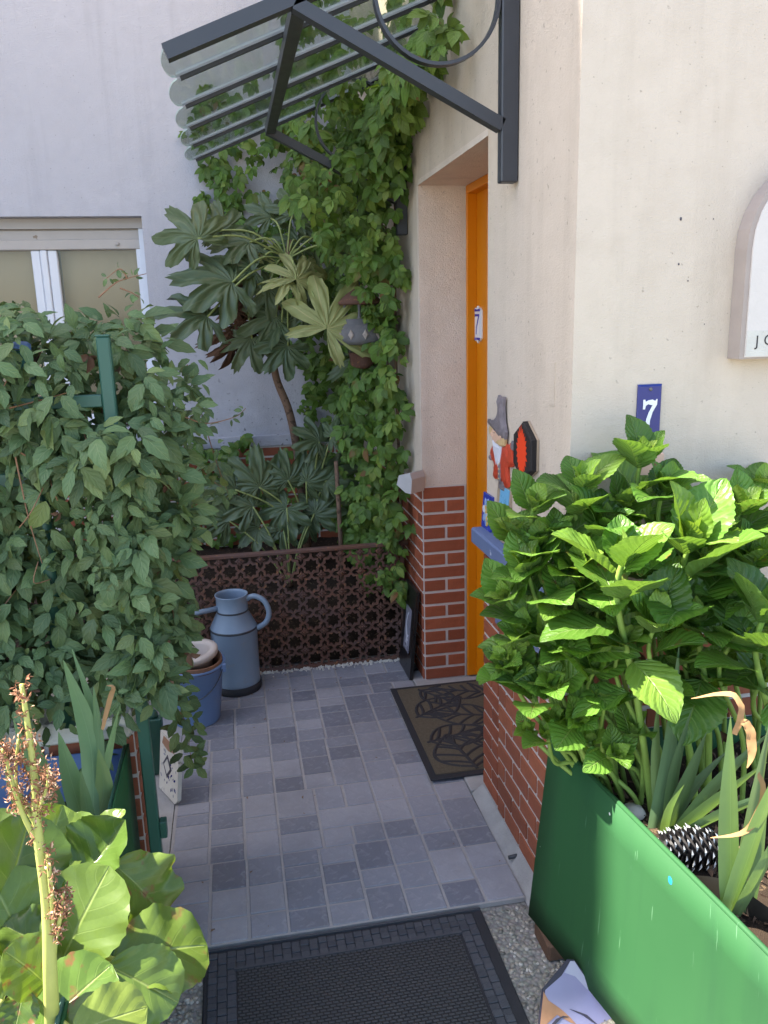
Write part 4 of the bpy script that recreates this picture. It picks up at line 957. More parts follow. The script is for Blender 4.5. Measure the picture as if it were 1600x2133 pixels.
sheet('end_panel', (Vector((1.75, 1.706, .035)), Vector((.668, 1.706, .035)), Vector((.714, 1.706, .53)), Vector((1.75, 1.706, .53))), .006, M['green'], rp)
part('rolled_edge', MB().tube([TF + Vector((.006, 0, .002)), TN + Vector((.006, 0, .002))], .0055, 8), M['green'], rp)
solo('wooden_foot', MB().cbox((.675, 1.60, -.0165), (.735, 1.70, .033), .006), M['wood'], 'brown wooden block propping up the corner of the right planter', 'block', loc=(.70, 1.65, 0))
sv = MB(); nx, ny = 30, 26; vs = []
for j in range(ny + 1):
    for i in range(nx + 1):
        y = .56 + 1.142 * j / ny; x0 = TF.x + (TN.x - TF.x) * (1.712 - y) / 1.162 + .008; x = x0 + (1.74 - x0) * i / nx
        vs.append((x, y, .445 + .02 * math.sin(x * 9 + y * 5) + R_.uniform(-.008, .012)))
sv.add(vs, [(j * (nx + 1) + i, j * (nx + 1) + i + 1, (j + 1) * (nx + 1) + i + 1, (j + 1) * (nx + 1) + i) for j in range(ny) for i in range(nx)], smooth=True)
part('soil', sv, M['soil'], rp)
lt = MB()
for k in range(420):
    y = R_.uniform(.95, 1.66); x = R_.uniform(TF.x + (TN.x - TF.x) * (1.712 - y) / 1.162 + .03, 1.3); s = R_.uniform(.004, .016); e = Euler((R_.uniform(-.6, .6), R_.uniform(-.6, .6), R_.uniform(0, 6))).to_matrix()
    lt.add([e @ Vector(q) + Vector((x, y, .468 + R_.uniform(-.012, .008))) for q in ((-s, -s * .4, 0), (s, -s * .3, .003), (s * .8, s * .4, 0), (-s * .7, s * .5, .004))], [(0, 1, 2, 3)])
solo('leaf_litter', lt, M['bark'], 'brown dry leaf litter on the soil of the right planter', 'leaf litter', kind='stuff')

lp = thing('planter', 'green metal planter trough, blue inside, at the lower left with bergenia', 'planter', (-.75, 1.4, 0), 'green metal planter troughs')
sheet('side_panel', (Vector((-.312, 1.905, -.015)), Vector((-.322, .6, -.015)), Vector((-.318, .6, .535)), Vector((-.312, 1.905, .545))), .006, M['green'], lp)
sheet('end_panel', (Vector((-1.3, 1.908, -.015)), Vector((-.3125, 1.908, -.015)), Vector((-.3125, 1.908, .53)), Vector((-1.3, 1.908, .53))), .006, M['blue_inside'], lp)
part('lining', MB().box((-.3235, .6, .3), (-.3195, 1.90, .534)), M['blue_inside'], lp)
part('rolled_edge', MB().tube([(-.315, 1.903, .546), (-.321, .6, .537)], .004, 8), M['green_post'], lp)
sv = MB(); vs = []
for j in range(21):
    for i in range(21): vs.append((-1.3 + .975 * i / 20, .6 + 1.30 * j / 20, .40 + R_.uniform(-.012, .014)))
part('soil', sv.add(vs, [(j * 21 + i, j * 21 + i + 1, (j + 1) * 21 + i + 1, (j + 1) * 21 + i) for j in range(20) for i in range(20)], smooth=True), M['soil'], lp)

# ------------------------------------------------------------------ hydrangea
hy = thing('hydrangea', 'leafy green hydrangea shrub in the right planter, partly in sun', 'shrub', (1.0, 1.55, .45)); hl = wloc(hy); hcount = 0
def hyd_stem(base, head, size, nodes, phi=None, lean=(0, -.22, 1), gap=.05, r=.0055):
    global hcount
    head = Vector(head); base = Vector(base); ax = Vector(lean).normalized(); phi = R_.uniform(0, 3.14) if phi is None else phi
    pth = spline([base, base.lerp(head, .45) + rv(.015), head - ax * .10, head - ax * .004], 6)
    part('stem', MB().tube(pth, [r * 1.15 - .35 * r * i / (len(pth) - 1) for i in range(len(pth))], 7), M['stem_green'], hy)
    cum = [0]
    for a, b in zip(pth[::-1][:-1], pth[::-1][1:]): cum.append(cum[-1] + (b - a).length)
    def along(s_):
        q = pth[::-1]
        for i in range(len(cum) - 1):
            if cum[i + 1] >= s_: return q[i].lerp(q[i + 1], (s_ - cum[i]) / max(1e-6, cum[i + 1] - cum[i])), (q[i] - q[i + 1]).normalized()
        return None, None
    dist = [0, .004, .011, .022, .036] + [.036 + gap * (k + 1) * (1 + .08 * k) for k in range(8)]
    lf = [.22, .36, .56, .80, 1.0, 1.06, 1.05, 1.0, .95, .9, .85, .8]; el = [83, 77, 69, 60, 50, 38, 24, 9, -6, -16, -22, -26]
    for k in range(nodes):
        p, t = along(dist[k])
        if p is None: break
        if p.z < .50: break
        A = (t * .6 + ax * .6 + Vector((0, -.05, .25))).normalized(); x = A.cross(Vector((.2, 1, .1))).normalized(); y = A.cross(x)
        for sg in (0, math.pi):
            a = phi + k * math.pi / 2 + sg + R_.uniform(-.22, .22); rd = x * math.cos(a) + y * math.sin(a); e = rad(el[k] + R_.uniform(-13, 13))
            d = rd * math.cos(e) + A * math.sin(e); n = A * math.cos(e) - rd * math.sin(e) + rv(.14); s = size * 1.14 * lf[k] * R_.uniform(.74, 1.14)
            if (p + d * s).y > YF - .012: d.y -= ((p + d * s).y - YF + .012) / s
            me = R_.choice(LM['hydy']) if k < 3 else R_.choice(LM['hyd'])
            new('leaf', me, None, hy, mat4=Matrix.Translation(-hl) @ frame(p + rd * .003, d, n, s)); hcount += 1
SB = lambda x, y: Vector((x, y, .44))
hyd_stem(SB(.98, 1.60), at(1342, 950, 1.60), .112, 7, .5)
hyd_stem(SB(1.00, 1.56), at(1388, 1015, 1.57), .112, 8, 1.1)
hyd_stem(SB(.86, 1.60), at(1212, 1000, 1.60), .110, 8, .2)
hyd_stem(SB(.82, 1.62), at(1112, 1050, 1.62), .100, 7, .9, (-.12, -.2, 1))
hyd_stem(SB(1.20, 1.58), at(1548, 1050, 1.58), .115, 8, .4)
hyd_stem(SB(1.26, 1.62), at(1590, 1010, 1.64), .105, 7, 1.3)
hyd_stem(SB(.86, 1.47), at(1298, 1165, 1.44), .148, 9, .15, (0, -.16, 1), .055, .0075)
hyd_stem(SB(1.00, 1.48), at(1440, 1125, 1.46), .140, 9, .8, (.02, -.16, 1), .055, .007)
hyd_stem(SB(1.12, 1.42), at(1597, 1270, 1.36), .140, 8, .3, (.05, -.16, 1), .05, .007)
hyd_stem(SB(.84, 1.60), at(1096, 1180, 1.58), .108, 7, .3, (-.35, -.15, 1))
hyd_stem(SB(.80, 1.60), at(1086, 1318, 1.58), .100, 6, 1.0, (-.5, -.35, .8))
hyd_stem(SB(.80, 1.56), at(1152, 1425, 1.54), .108, 5, .1, (-.4, -.55, .75))
hyd_stem(SB(.82, 1.52), at(1205, 1500, 1.52), .095, 5, .75, (-.25, -.7, .7))
hyd_stem(SB(.85, 1.50), at(1283, 1570, 1.47), .085, 5, .4, (-.05, -.75, .7))
hyd_stem(SB(.80, 1.62), at(1048, 1370, 1.60), .085, 5, .6, (-.5, -.3, .7))
hyd_stem(SB(.79, 1.60), at(1098, 1520, 1.60), .062, 4, .2, (-.4, -.6, .6))
hyd_stem(SB(.90, 1.56), at(1260, 1090, 1.56), .115, 8, 1.4)
hyd_stem(SB(1.06, 1.60), at(1470, 1180, 1.58), .120, 7, .1)
hyd_stem(SB(.92, 1.54), at(1180, 1240, 1.55), .112, 7, .9, (-.2, -.2, 1))
hyd_stem(SB(1.16, 1.52), at(1530, 1240, 1.50), .118, 7, .6)
hyd_stem(SB(.95, 1.44), at(1370, 1290, 1.42), .112, 6, 1.2)
hyd_stem(SB(1.2, 1.48), at(1590, 1400, 1.42), .10, 5, 1.2)
hyd_stem(SB(.88, 1.55), at(1120, 1130, 1.60), .10, 6, 1.5, (-.2, -.2, 1))
hyd_stem(SB(.90, 1.50), at(1240, 1390, 1.50), .105, 6, .2, (-.1, -.4, .9))
for q, (px, py, Yh, sz, nd, lx) in enumerate(((1160, 1110, 1.61, .10, 5, -.1), (1200, 1180, 1.56, .11, 5, -.15), (1250, 1250, 1.52, .11, 5, -.1), (1140, 1330, 1.56, .10, 5, -.3), (1210, 1340, 1.52, .105, 5, -.15), (1300, 1330, 1.47, .11, 5, 0), (1390, 1220, 1.50, .11, 5, 0), (1450, 1290, 1.46, .11, 5, .05), (1530, 1330, 1.42, .11, 5, .1), (1500, 1110, 1.58, .11, 5, 0), (1300, 1050, 1.60, .105, 5, 0), (1160, 1500, 1.56, .085, 4, -.3), (1350, 1420, 1.48, .10, 5, 0), (1480, 1400, 1.48, .10, 5, 0), (1570, 1160, 1.54, .11, 6, 0), (1260, 1460, 1.50, .09, 4, -.1), (1430, 1050, 1.62, .10, 5, 0), (1075, 1110, 1.64, .085, 5, -.2), (1050, 1240, 1.60, .10, 5, -.55), (1062, 1400, 1.59, .095, 5, -.5), (1110, 1440, 1.57, .10, 5, -.45), (1140, 1530, 1.57, .09, 4, -.35), (1230, 1540, 1.52, .09, 4, -.15), (1320, 1520, 1.48, .09, 4, 0), (1420, 1360, 1.46, .10, 5, 0))):
    h = at(px, py, Yh); hyd_stem(SB(max(.78, min(1.25, h.x + .08)), min(1.62, Yh + .04)), h, sz, nd, q * .7, (lx, -.3, 1))
for px, py in ((1300, 1490), (1420, 1440), (1320, 1350), (1500, 1520), (1440, 1620), (1380, 1560)):
    p = at(px, py, 1.58); new('dry_leaf', LM['hyd'][3], None, hy, mat4=Matrix.Translation(-hl) @ frame(p, (R_.uniform(-.4, .4), -.3, -1), (R_.uniform(-.5, .5), -1, .2), .06)).data
dl = leaf_strip(MB(), 1, .25, (.45, .9), 10, 2, 1.4, .9, .3, .05, pet=.05).mesh('dry_leaf'); dl.materials.append(M['dead'])
for o in hy.children:
    if o.name.startswith('dry_leaf'): o.data = dl

# ------------------------------------------------------------------ iris clumps
def sword(par, pts, w, mat=None, name='leaf', twist=.4, dry=False):
    p = spline(pts, 5); n = len(p); vs, uv = [], []
    vd = Vector((0, -1, .25)).normalized()
    for i, q in enumerate(p):
        t = i / (n - 1); tg = (p[min(i + 1, n - 1)] - p[max(i - 1, 0)]).normalized(); a = tg.cross(vd).normalized(); a = (Quaternion(tg, twist * (t - .3)) @ a)
        ww = w * (.75 + .5 * math.sin(math.pi * min(t * 1.15, 1) ** .8)) * (1 - max(0, (t - .55) / .45) ** 1.6) + .0006; b = a.cross(tg)
        for j in (-1, -.5, 0, .5, 1): vs.append(q + a * ww * j + b * (-abs(j)) * ww * (.28 if not dry else .25 * math.sin(i * 1.9))); uv.append((.5 + j / 2, t))
    fs = [(i * 5 + j, i * 5 + j + 1, i * 5 + 6 + j, i * 5 + 5 + j) for i in range(n - 1) for j in range(4)]
    o = part(name, MB().add(vs, fs, uv, True), mat or L['iris'], par); return o
ir = thing('iris', 'clump of sword-shaped iris leaves in the right planter, half sunlit', 'iris', at(1375, 1735, 1.38))
B = lambda dx=0: at(1375 + dx, 1745, 1.40)
for tip, mid, w in ((((1415, 1345), 1.42), ((1398, 1560), 1.42), .0135), (((1372, 1450), 1.45), ((1368, 1600), 1.43), .010), (((1472, 1525), 1.34), ((1430, 1640), 1.36), .0145), (((1440, 1480), 1.36), ((1405, 1620), 1.38), .011), (((1610, 1520), 1.30), ((1490, 1640), 1.33), .0125), (((1598, 1588), 1.22), ((1480, 1680), 1.30), .0135), (((1425, 1635), 1.30), ((1395, 1690), 1.34), .009), (((1520, 1560), 1.38), ((1440, 1650), 1.38), .011), (((1640, 1640), 1.2), ((1500, 1700), 1.27), .012)):
    b = B(R_.uniform(-22, 26)); b.z -= .02; sword(ir, [b, at(*mid[0], mid[1]), at(*tip[0], tip[1])], w)
ir2 = thing('iris', 'sunlit yellow-green iris fan at the right edge of the picture', 'iris', at(1535, 1900, 1.14))
for tip, mid, w in ((((1522, 1490), 1.10), ((1522, 1700), 1.12), .0165), (((1625, 1590), 1.02), ((1575, 1740), 1.08), .0155), (((1600, 1660), 1.12), ((1580, 1800), 1.12), .010), (((1640, 1700), 1.05), ((1585, 1820), 1.08), .012), (((1610, 1480), 1.2), ((1570, 1700), 1.16), .011)):
    b = at(1525 + R_.uniform(-14, 40), 1905, 1.14); b.z = .46; sword(ir2, [b, at(*mid[0], mid[1]), at(*tip[0], tip[1])], w)
for pts, w in ((((1530, 1530, 1.10), (1545, 1480, 1.10), (1520, 1445, 1.12), (1440, 1455, 1.16)), .0045), (((1545, 1500, 1.10), (1562, 1520, 1.09), (1566, 1570, 1.08), (1556, 1600, 1.08)), .006), (((1580, 1610, 1.08), (1590, 1660, 1.08), (1555, 1730, 1.08), (1480, 1745, 1.10)), .0045)):
    sword(ir2, [at(*q) for q in pts], w, M['straw'], 'dry_leaf', 1.5, True)
il = thing('iris', 'pale grey-green iris leaves in the left planter before the white cap', 'iris', at(185, 1760, 1.66))
for tip, mid, w in ((((132, 1375), 1.70), ((190, 1560), 1.72), .019), (((150, 1352), 1.74), ((205, 1540), 1.74), .009), (((195, 1430), 1.72), ((205, 1580), 1.72), .010), (((247, 1480), 1.72), ((220, 1600), 1.72), .007), (((122, 1525), 1.62), ((155, 1650), 1.64), .018), (((168, 1605), 1.62), ((182, 1690), 1.63), .010), (((28, 1500), 1.55), ((85, 1640), 1.58), .012), (((72, 1535), 1.55), ((110, 1660), 1.58), .013), (((10, 1600), 1.5), ((60, 1700), 1.52), .012), (((205, 1560), 1.7), ((215, 1660), 1.7), .017)):
    b = at(185 + R_.uniform(-28, 28), 1775, 1.66); b.z = .395; sword(il, [b, at(*mid[0], mid[1]), at(*tip[0], tip[1])], w)
sword(il, [at(213, 1520, 1.72), at(228, 1460, 1.72), at(236, 1432, 1.72), at(222, 1428, 1.72)], .004, M['straw'], 'dry_leaf', 1.5, True)

# ------------------------------------------------------------------ pine cone, stone, liner
pcn = Vector(at(1452, 1800, 1.285)); pcn.z = .505
pco = thing('pine_cone', 'black pine cone with white-tipped scales lying in the right planter', 'pine cone', pcn)
axv = Vector((.96, -.18, -.08)).normalized(); bx = axv.cross(Vector((0, 0, 1))).normalized(); by = bx.cross(axv)
part('core', MB().tube([pcn + axv * t for t in (-.07, -.05, 0, .05, .075)], [.008, .02, .026, .018, .006], 10), M['pinecone_dark'], pco)
scb = MB(); scb.add([(-.009, 0, -.002), (.009, 0, -.002), (.011, .022, .0), (0, .031, .003), (-.011, .022, .0), (0, .014, .006)], [(0, 1, 5), (1, 2, 5), (2, 3, 5), (3, 4, 5), (4, 0, 5), (4, 3, 2, 1, 0)])
scm = scb.mesh('scale'); scm.materials.append(M['pinecone_dark'])
tpm = MB().add([(-.0085, .0235, .0012), (.0085, .0235, .0012), (0, .0335, .004), (0, .024, .0058)], [(0, 3, 2), (3, 1, 2), (0, 1, 3), (0, 2, 1)]).mesh('scale_tip'); tpm.materials.append(M['pinecone_tip'])
for k in range(110):
    t = -.066 + .136 * k / 110; a = k * 2.39996; rr = .026 * (1 - (t / .085) ** 2) ** .6
    rd = bx * math.cos(a) + by * math.sin(a); p = pcn + axv * t + rd * rr * .7; d = (rd * .8 - axv * .65).normalized(); s = .62 + .38 * (1 - abs(t) / .075)
    mx = frame(p - pcn, d, rd + axv * .8, s); o = new('scale', scm, None, pco, mat4=mx); new('scale_tip', tpm, None, o)
solo('stone', MB().lathe([(0, -.014), (.02, -.012), (.028, 0), (.02, .012), (0, .015)], tuple(at(1318, 1703, 1.47).xy) + (.47,), 12), M['pale_stone'], 'pale flat stone on the soil at the right planter edge', 'stone', loc=tuple(at(1318, 1703, 1.47).xy) + (.47,))
ln = MB(); vs = []
for i in range(16):
    t = i / 15; p = at(1445 + 190 * t, 1850 + 90 * t + 20 * math.sin(t * 3.1), 1.20 - .12 * t)
    for z in (.515 + .012 * math.sin(t * 5), .40): vs.append((p.x + (.03 if z < .45 else 0), p.y, z))
solo('black_liner', ln.add(vs, [(2 * i, 2 * i + 1, 2 * i + 3, 2 * i + 2) for i in range(15)], smooth=True), M['liner'], 'strip of black plastic liner curling inside the right planter', 'liner', loc=(.85, 1.15, .45))

# ------------------------------------------------------------------ printed board leaning on the green panel
q1 = at(1191, 2000, 1.50); q2 = at(1300, 2150, 1.40); q3 = at(1122, 2150, 1.40)
bo = thing('printed_board', 'lavender printed sheet with copper stroke leaning on the green planter', 'print', (q3.x, q3.y, -.017))
O_ = q3; bu = (q2 - q3).normalized(); nv_ = bu.cross(q1 - q3).normalized(); bv = nv_.cross(bu)
loc2 = lambda px, py: (lambda d: (lambda P: ((P - O_).dot(bu), (P - O_).dot(bv)))(CP + d * ((O_ - CP).dot(nv_) / d.dot(nv_))))(ray(px, py))
ext = lambda L_: [loc2(*p) for p in L_]
part('panel', MB().relief(ext([(1120, 2150), (1300, 2150), (1286, 2128), (1258, 2094), (1235, 2055), (1215, 2025), (1196, 1999), (1182, 1998), (1130, 2060)]), -.004, (O_, bu, bv)), M['ink_dark'], bo)
def prt(name, pts, mat, lvl): part(name, MB().relief(ext(pts), .0006 * lvl, (O_ + nv_ * .0003, bu, bv)), M[mat], bo)
prt('lavender_field', [(1124, 2150), (1294, 2150), (1280, 2124), (1252, 2090), (1230, 2052), (1196, 2002), (1188, 2002), (1170, 2032), (1136, 2062)], 'lavender', 1)
prt('pale_band', [(1196, 2002), (1188, 2002), (1176, 2026), (1198, 2034), (1222, 2060), (1240, 2070), (1228, 2050)], 'lavender_pale', 2)
prt('copper_stroke', [(1124, 2146), (1132, 2066), (1142, 2084), (1168, 2102), (1186, 2118), (1200, 2134), (1188, 2130), (1160, 2114)], 'copper_print', 3)
prt('dark_curve', [(1186, 2102), (1200, 2106), (1222, 2114), (1246, 2136), (1232, 2128), (1212, 2114)], 'ink_dark', 4)
prt('dark_curve', [(1148, 2134), (1158, 2122), (1172, 2116), (1184, 2118), (1168, 2121), (1154, 2136)], 'ink_dark', 5)

# ------------------------------------------------------------------ bergenia
bg_ = thing('bergenia', 'bergenia with large round leathery leaves in the left planter, sunlit', 'plant', (-.45, 1.4, .4)); bl = wloc(bg_)
def berg(b, bY, t, tY, n, w=.46, bend=.5, fold=.25, wave=.10):
    p0, p1 = at(b[0], b[1], bY), at(t[0], t[1], tY); d = p1 - p0; s = d.length
    me = leaf_strip(MB(), 1.06, w, (.54, .52), 20, 5, bend, fold, wave, .02).mesh('bergenia_leaf'); me.materials.append(L['bergenia'])
    up = Vector(n); dr = (d.normalized() + up.normalized() * bend * .45).normalized()
    new('leaf', me, None, bg_, mat4=Matrix.Translation(-bl) @ frame(p0, dr, up, s)); c = Vector((-.45 + R_.uniform(-.08, .08), 1.36, .40))
    part('leaf_stalk', MB().tube(spline([c, c.lerp(p0, .6) + Vector((0, 0, .02)), p0], 4), .006, 7), M['stalk'], bg_)
berg((120, 2020), 1.20, (222, 1815), 1.26, (-.2, -.85, .5), .47, .3, .15, .08)
berg((235, 2000), 1.20, (425, 1968), 1.27, (.1, -.45, .9), .44, .3, .15)
berg((225, 2010), 1.18, (365, 2085), 1.16, (.3, -.7, .65), .46, .35, .2)
berg((150, 1840), 1.34, (262, 1712), 1.40, (.2, -.3, .9), .46, -.9, .8, .15)
berg((205, 1795), 1.40, (255, 1690), 1.46, (-.7, -.5, .5), .40, .3, .5)
berg((235, 1800), 1.34, (340, 1910), 1.34, (.45, -.5, .75), .44, .7, .4, .25)
berg((60, 2170), 1.08, (225, 2015), 1.16, (-.1, -.6, .8), .44, .35, .2)
berg((0, 1920), 1.22, (62, 1705), 1.30, (.5, -.8, .35), .48, .2, .3)
berg((62, 1850), 1.32, (130, 1685), 1.42, (.4, -.9, .2), .45, .2, .3)
berg((60, 1990), 1.20, (-20, 1830), 1.24, (.5, -.7, .6), .5, .3, .3)
berg((110, 1990), 1.18, (12, 1925), 1.20, (.1, -.3, 1), .46, .5, .35, .25)
berg((95, 2050), 1.12, (25, 1985), 1.10, (.1, -.5, .9), .5, .5, .3)
berg((150, 2150), 1.06, (300, 2100), 1.08, (.25, -.6, .75), .44, .4, .2)
berg((180, 2140), 1.12, (300, 2190), 1.10, (.2, -.5, .9), .45, .4, .2)
berg((0, 2090), 1.12, (-60, 2010), 1.14, (.3, -.6, .8), .5, .4, .2)
berg((50, 2060), 1.10, (30, 2150), 1.06, (.2, -.9, .4), .5, .3, .3)
berg((190, 1800), 1.42, (150, 1700), 1.46, (.1, -.9, .35), .45, .2, .4)
berg((20, 2000), 1.26, (110, 1880), 1.34, (.1, -.7, .6), .5, .2, .3)
berg((20, 1840), 1.40, (-30, 1700), 1.46, (.4, -.8, .4), .5, .2, .3)
# dry flower stalk
fs_ = thing('flower_stalk', 'dry bergenia flower stalk with brown seed heads at the left edge', 'flower stalk', at(105, 2040, 1.080)); 
trk = spline([Vector((at(105, 2050, 1.08).x - .03, 1.14, .40)), at(105, 2050, 1.080), at(98, 1880, 1.080), at(78, 1730, 1.080), at(70, 1600, 1.090), at(45, 1425, 1.100)], 8)
part('stalk', MB().tube(trk, [.0125 - .0095 * i / (len(trk) - 1) for i in range(len(trk))], 9), M['stalk'], fs_)
br1 = spline([at(80, 1760, 1.080), at(45, 1690, 1.070), at(18, 1600, 1.070), at(5, 1560, 1.070)], 6); br2 = spline([at(108, 2020, 1.080), at(112, 1930, 1.075), at(100, 1780, 1.070)], 6); br3 = spline([at(115, 1960, 1.075), at(128, 1900, 1.070), at(132, 1860, 1.070)], 5); br4 = spline([at(76, 1700, 1.080), at(98, 1640, 1.070), at(100, 1600, 1.070)], 5); br5 = spline([at(76, 1720, 1.080), at(35, 1640, 1.090), at(38, 1540, 1.090)], 5)
for b_, r0 in ((br1, .004), (br2, .006), (br3, .0035), (br4, .003), (br5, .0035)): part('branch', MB().tube(b_, [r0 - r0 * .5 * i / (len(b_) - 1) for i in range(len(b_))], 7), M['stalk'], fs_)
def seeds(cs, n, spread):
    mb = MB()
    for c in cs:
        for k in range(n):
            p = Vector(c) + rv(spread); e = Euler((R_.uniform(0, 6), R_.uniform(0, 6), R_.uniform(0, 6))).to_matrix(); s = R_.uniform(.003, .0065)
            for q in range(3):
                a = q * 2.1; mb.add([p + e @ Vector(v) for v in ((0, 0, 0), (s * math.cos(a), s * math.sin(a), s * .5), (s * 1.5 * math.cos(a + .3), s * 1.5 * math.sin(a + .3), s * 1.2), (s * math.cos(a + .7), s * math.sin(a + .7), s * .5))], [(0, 1, 2, 3)])
    part('seed_head', mb, M['seed'], fs_, kind='stuff')
seeds(trk[28:], 7, .010); seeds(trk[22:29], 6, .014); seeds(br1[7:], 8, .011); seeds(br4[2:], 8, .012); seeds(br5[3:], 7, .011); seeds(br3[2:], 9, .011); seeds(br2[5:], 5, .009)

# ------------------------------------------------------------------ climbers
def climber(th_, insts, n_obj, key, mat):
    """nearest n_obj leaves as parts, the rest one mass"""
    insts.sort(key=lambda q: q[1]); o0 = wloc(th_)
    for me, _, mx in insts[:n_obj]: new('leaf', me, None, th_, mat4=Matrix.Translation(-o0) @ mx)
    rest = [(me, Matrix.Translation(-o0) @ mx) for me, _, mx in insts[n_obj:]]
    if rest: props(new('foliage', joined('foliage', rest, mat), None, th_), kind='stuff')
cl = thing('clematis_hedge', 'dense green clematis covering the fence at the left', 'hedge', (-.6, 2.1, .6))
def interp(x, xs, ys): return float(np.interp(x, xs, ys))
ins = []
def clem(p, d, n, s): ins.append((R_.choice(LM['clem']), p.y - .12 * p.z + (R_.uniform(0, .05)), frame(p, d, n, s)))
cnt = 0
while cnt < 3000:
    X = R_.uniform(-1.2, -.02); z = R_.uniform(.50, 1.72)
    top = interp(X, [-1.2, -.7, -.45, -.3, -.18, -.1, -.05], [1.56, 1.58, 1.58, 1.57, 1.53, 1.45, 1.36]) + .03 * math.sin(X * 21)
    right = interp(z, [.5, .62, .8, 1.0, 1.25, 1.45, 1.6], [-.30, -.23, -.17, -.14, -.09, -.07, -.14]) + .03 * math.sin(z * 19)
    if z > top or X > right: continue
    if z < .69 and X < -.29 and R_.random() < .93: continue
    dep = abs(R_.gauss(0, .12)); edge = min(top - z, right - X)
    Y = 1.83 + .10 * math.sin(X * 8 + z * 5) * .5 + dep + (.12 - min(edge, .12)) * .9 + (.05 if X > -.35 else 0)
    if -.33 < X < -.21 and Y < 1.91 and z > 1.36: Y = 1.92 + dep
    if -.35 < X < -.19 and .68 < z < 1.33 and R_.random() < .55: Y = R_.uniform(1.79, 1.845)
    if z < .64 and Y < 1.93: Y = R_.uniform(1.88, 1.93)
    d = Vector((R_.uniform(-.8, .8), R_.uniform(-.8, -.1), R_.uniform(-1.0, .1))); n = Vector((R_.uniform(-.6, .6), R_.uniform(-1, -.3), R_.uniform(.25, 1)))
    if edge < .06: d.z += .6
    clem(Vector((X, Y, z)), d, n, R_.choice((.034, .042, .05, .056, .062, .068, .076)) * R_.uniform(.9, 1.1)); cnt += 1
strands = [[(340, 1080, 2.1), (372, 1170, 2.15), (378, 1250, 2.15), (365, 1330, 2.2), (362, 1400, 2.2)], [(300, 1400, 2.0), (345, 1450, 2.1), (385, 1500, 2.15), (395, 1560, 2.2), (400, 1590, 2.2)], [(330, 1250, 2.0), (350, 1340, 2.1), (365, 1420, 2.2), (375, 1470, 2.2)], [(390, 760, 2.2), (420, 860, 2.3), (450, 960, 2.5), (480, 1040, 2.7)], [(380, 900, 2.2), (395, 1010, 2.25), (405, 1100, 2.3)], [(310, 860, 1.95), (380, 868, 2.0), (430, 882, 2.05), (490, 868, 2.1), (512, 850, 2.1)], [(205, 620, 2.0), (240, 590, 2.0), (265, 580, 2.0), (305, 570, 2.0)], [(30, 940, 1.85), (60, 1080, 1.85), (90, 1180, 1.85)], [(20, 930, 1.85), (90, 960, 1.85), (180, 940, 1.85), (205, 925, 1.85)], [(310, 1010, 1.9), (325, 1120, 1.95), (345, 1200, 2.0), (365, 1300, 2.05)], [(395, 930, 2.4), (430, 990, 2.6), (470, 1020, 2.7)], [(20, 850, 1.85), (90, 832, 1.85), (150, 815, 1.85)], [(265, 580, 2.0), (250, 560, 2.0), (222, 580, 2.0)], [(250, 600, 2.0), (275, 610, 2.0), (290, 620, 2.0)]]
for k, st in enumerate(strands):
    p = spline([at(*q) for q in st], 6); part('tendril', MB().tube(p, [.0022 - .0014 * i / (len(p) - 1) for i in range(len(p))], 5), M['stem_red'], cl)
    if k in (5, 6, 7, 8, 11, 12, 13): 
        for q in p[len(p) // 2::5]: clem(q, rv(1), Vector((0, -1, .5)), .022)
        continue
    for i, q in enumerate(p):
        if i % 2 == 0 or k < 3:
            for _ in range(1): clem(q + rv(.02), Vector((R_.uniform(-.9, .9), R_.uniform(-.6, .1), R_.uniform(-.9, .1))), Vector((R_.uniform(-.5, .5), -.8, .6)), R_.uniform(.04, .06))
climber(cl, ins, 300, 'clem', L['clematis'])
dcl = compound(3, 1.0, [.7, .9, .7], 1.3, .8, .26, 6, .08).mesh('dead_leaf'); dcl.materials.append(M['dead'])
for k in range(22):
    X = R_.uniform(-.85, -.12); z = R_.uniform(.75, 1.55); new('dead_leaf', dcl, None, cl, mat4=Matrix.Translation(-wloc(cl)) @ frame((X, R_.uniform(1.80, 1.95), z), (R_.uniform(-.6, .6), -.3, -1), rv(1) + Vector((0, -1, 0)), R_.uniform(.025, .05)))
for k in range(26):
    X = R_.uniform(-.9, -.3); z = R_.uniform(.85, 1.5); Y = R_.uniform(1.79, 1.88); d = Vector((R_.uniform(-.14, .14), R_.uniform(-.01, .05), R_.uniform(-.22, .08)))
    part('tendril', MB().tube(spline([Vector((X, Y + .06, z)), Vector((X, Y, z)) + d * .5 + rv(.02), Vector((X, Y, z)) + d], 5), .0013, 5), M['stem_red'], cl)
for k in range(9):
    x = -1.0 + .1 * k; pts = [(x, 2.0, .6), (x + R_.uniform(-.1, .1), 2.0 + R_.uniform(-.04, .06), .95), (x + R_.uniform(-.15, .15), 2.0, 1.3), (x + R_.uniform(-.15, .15), 2.02, 1.5)]
    part('stem', MB().tube(spline(pts, 5), .005, 6), M['bark'], cl)

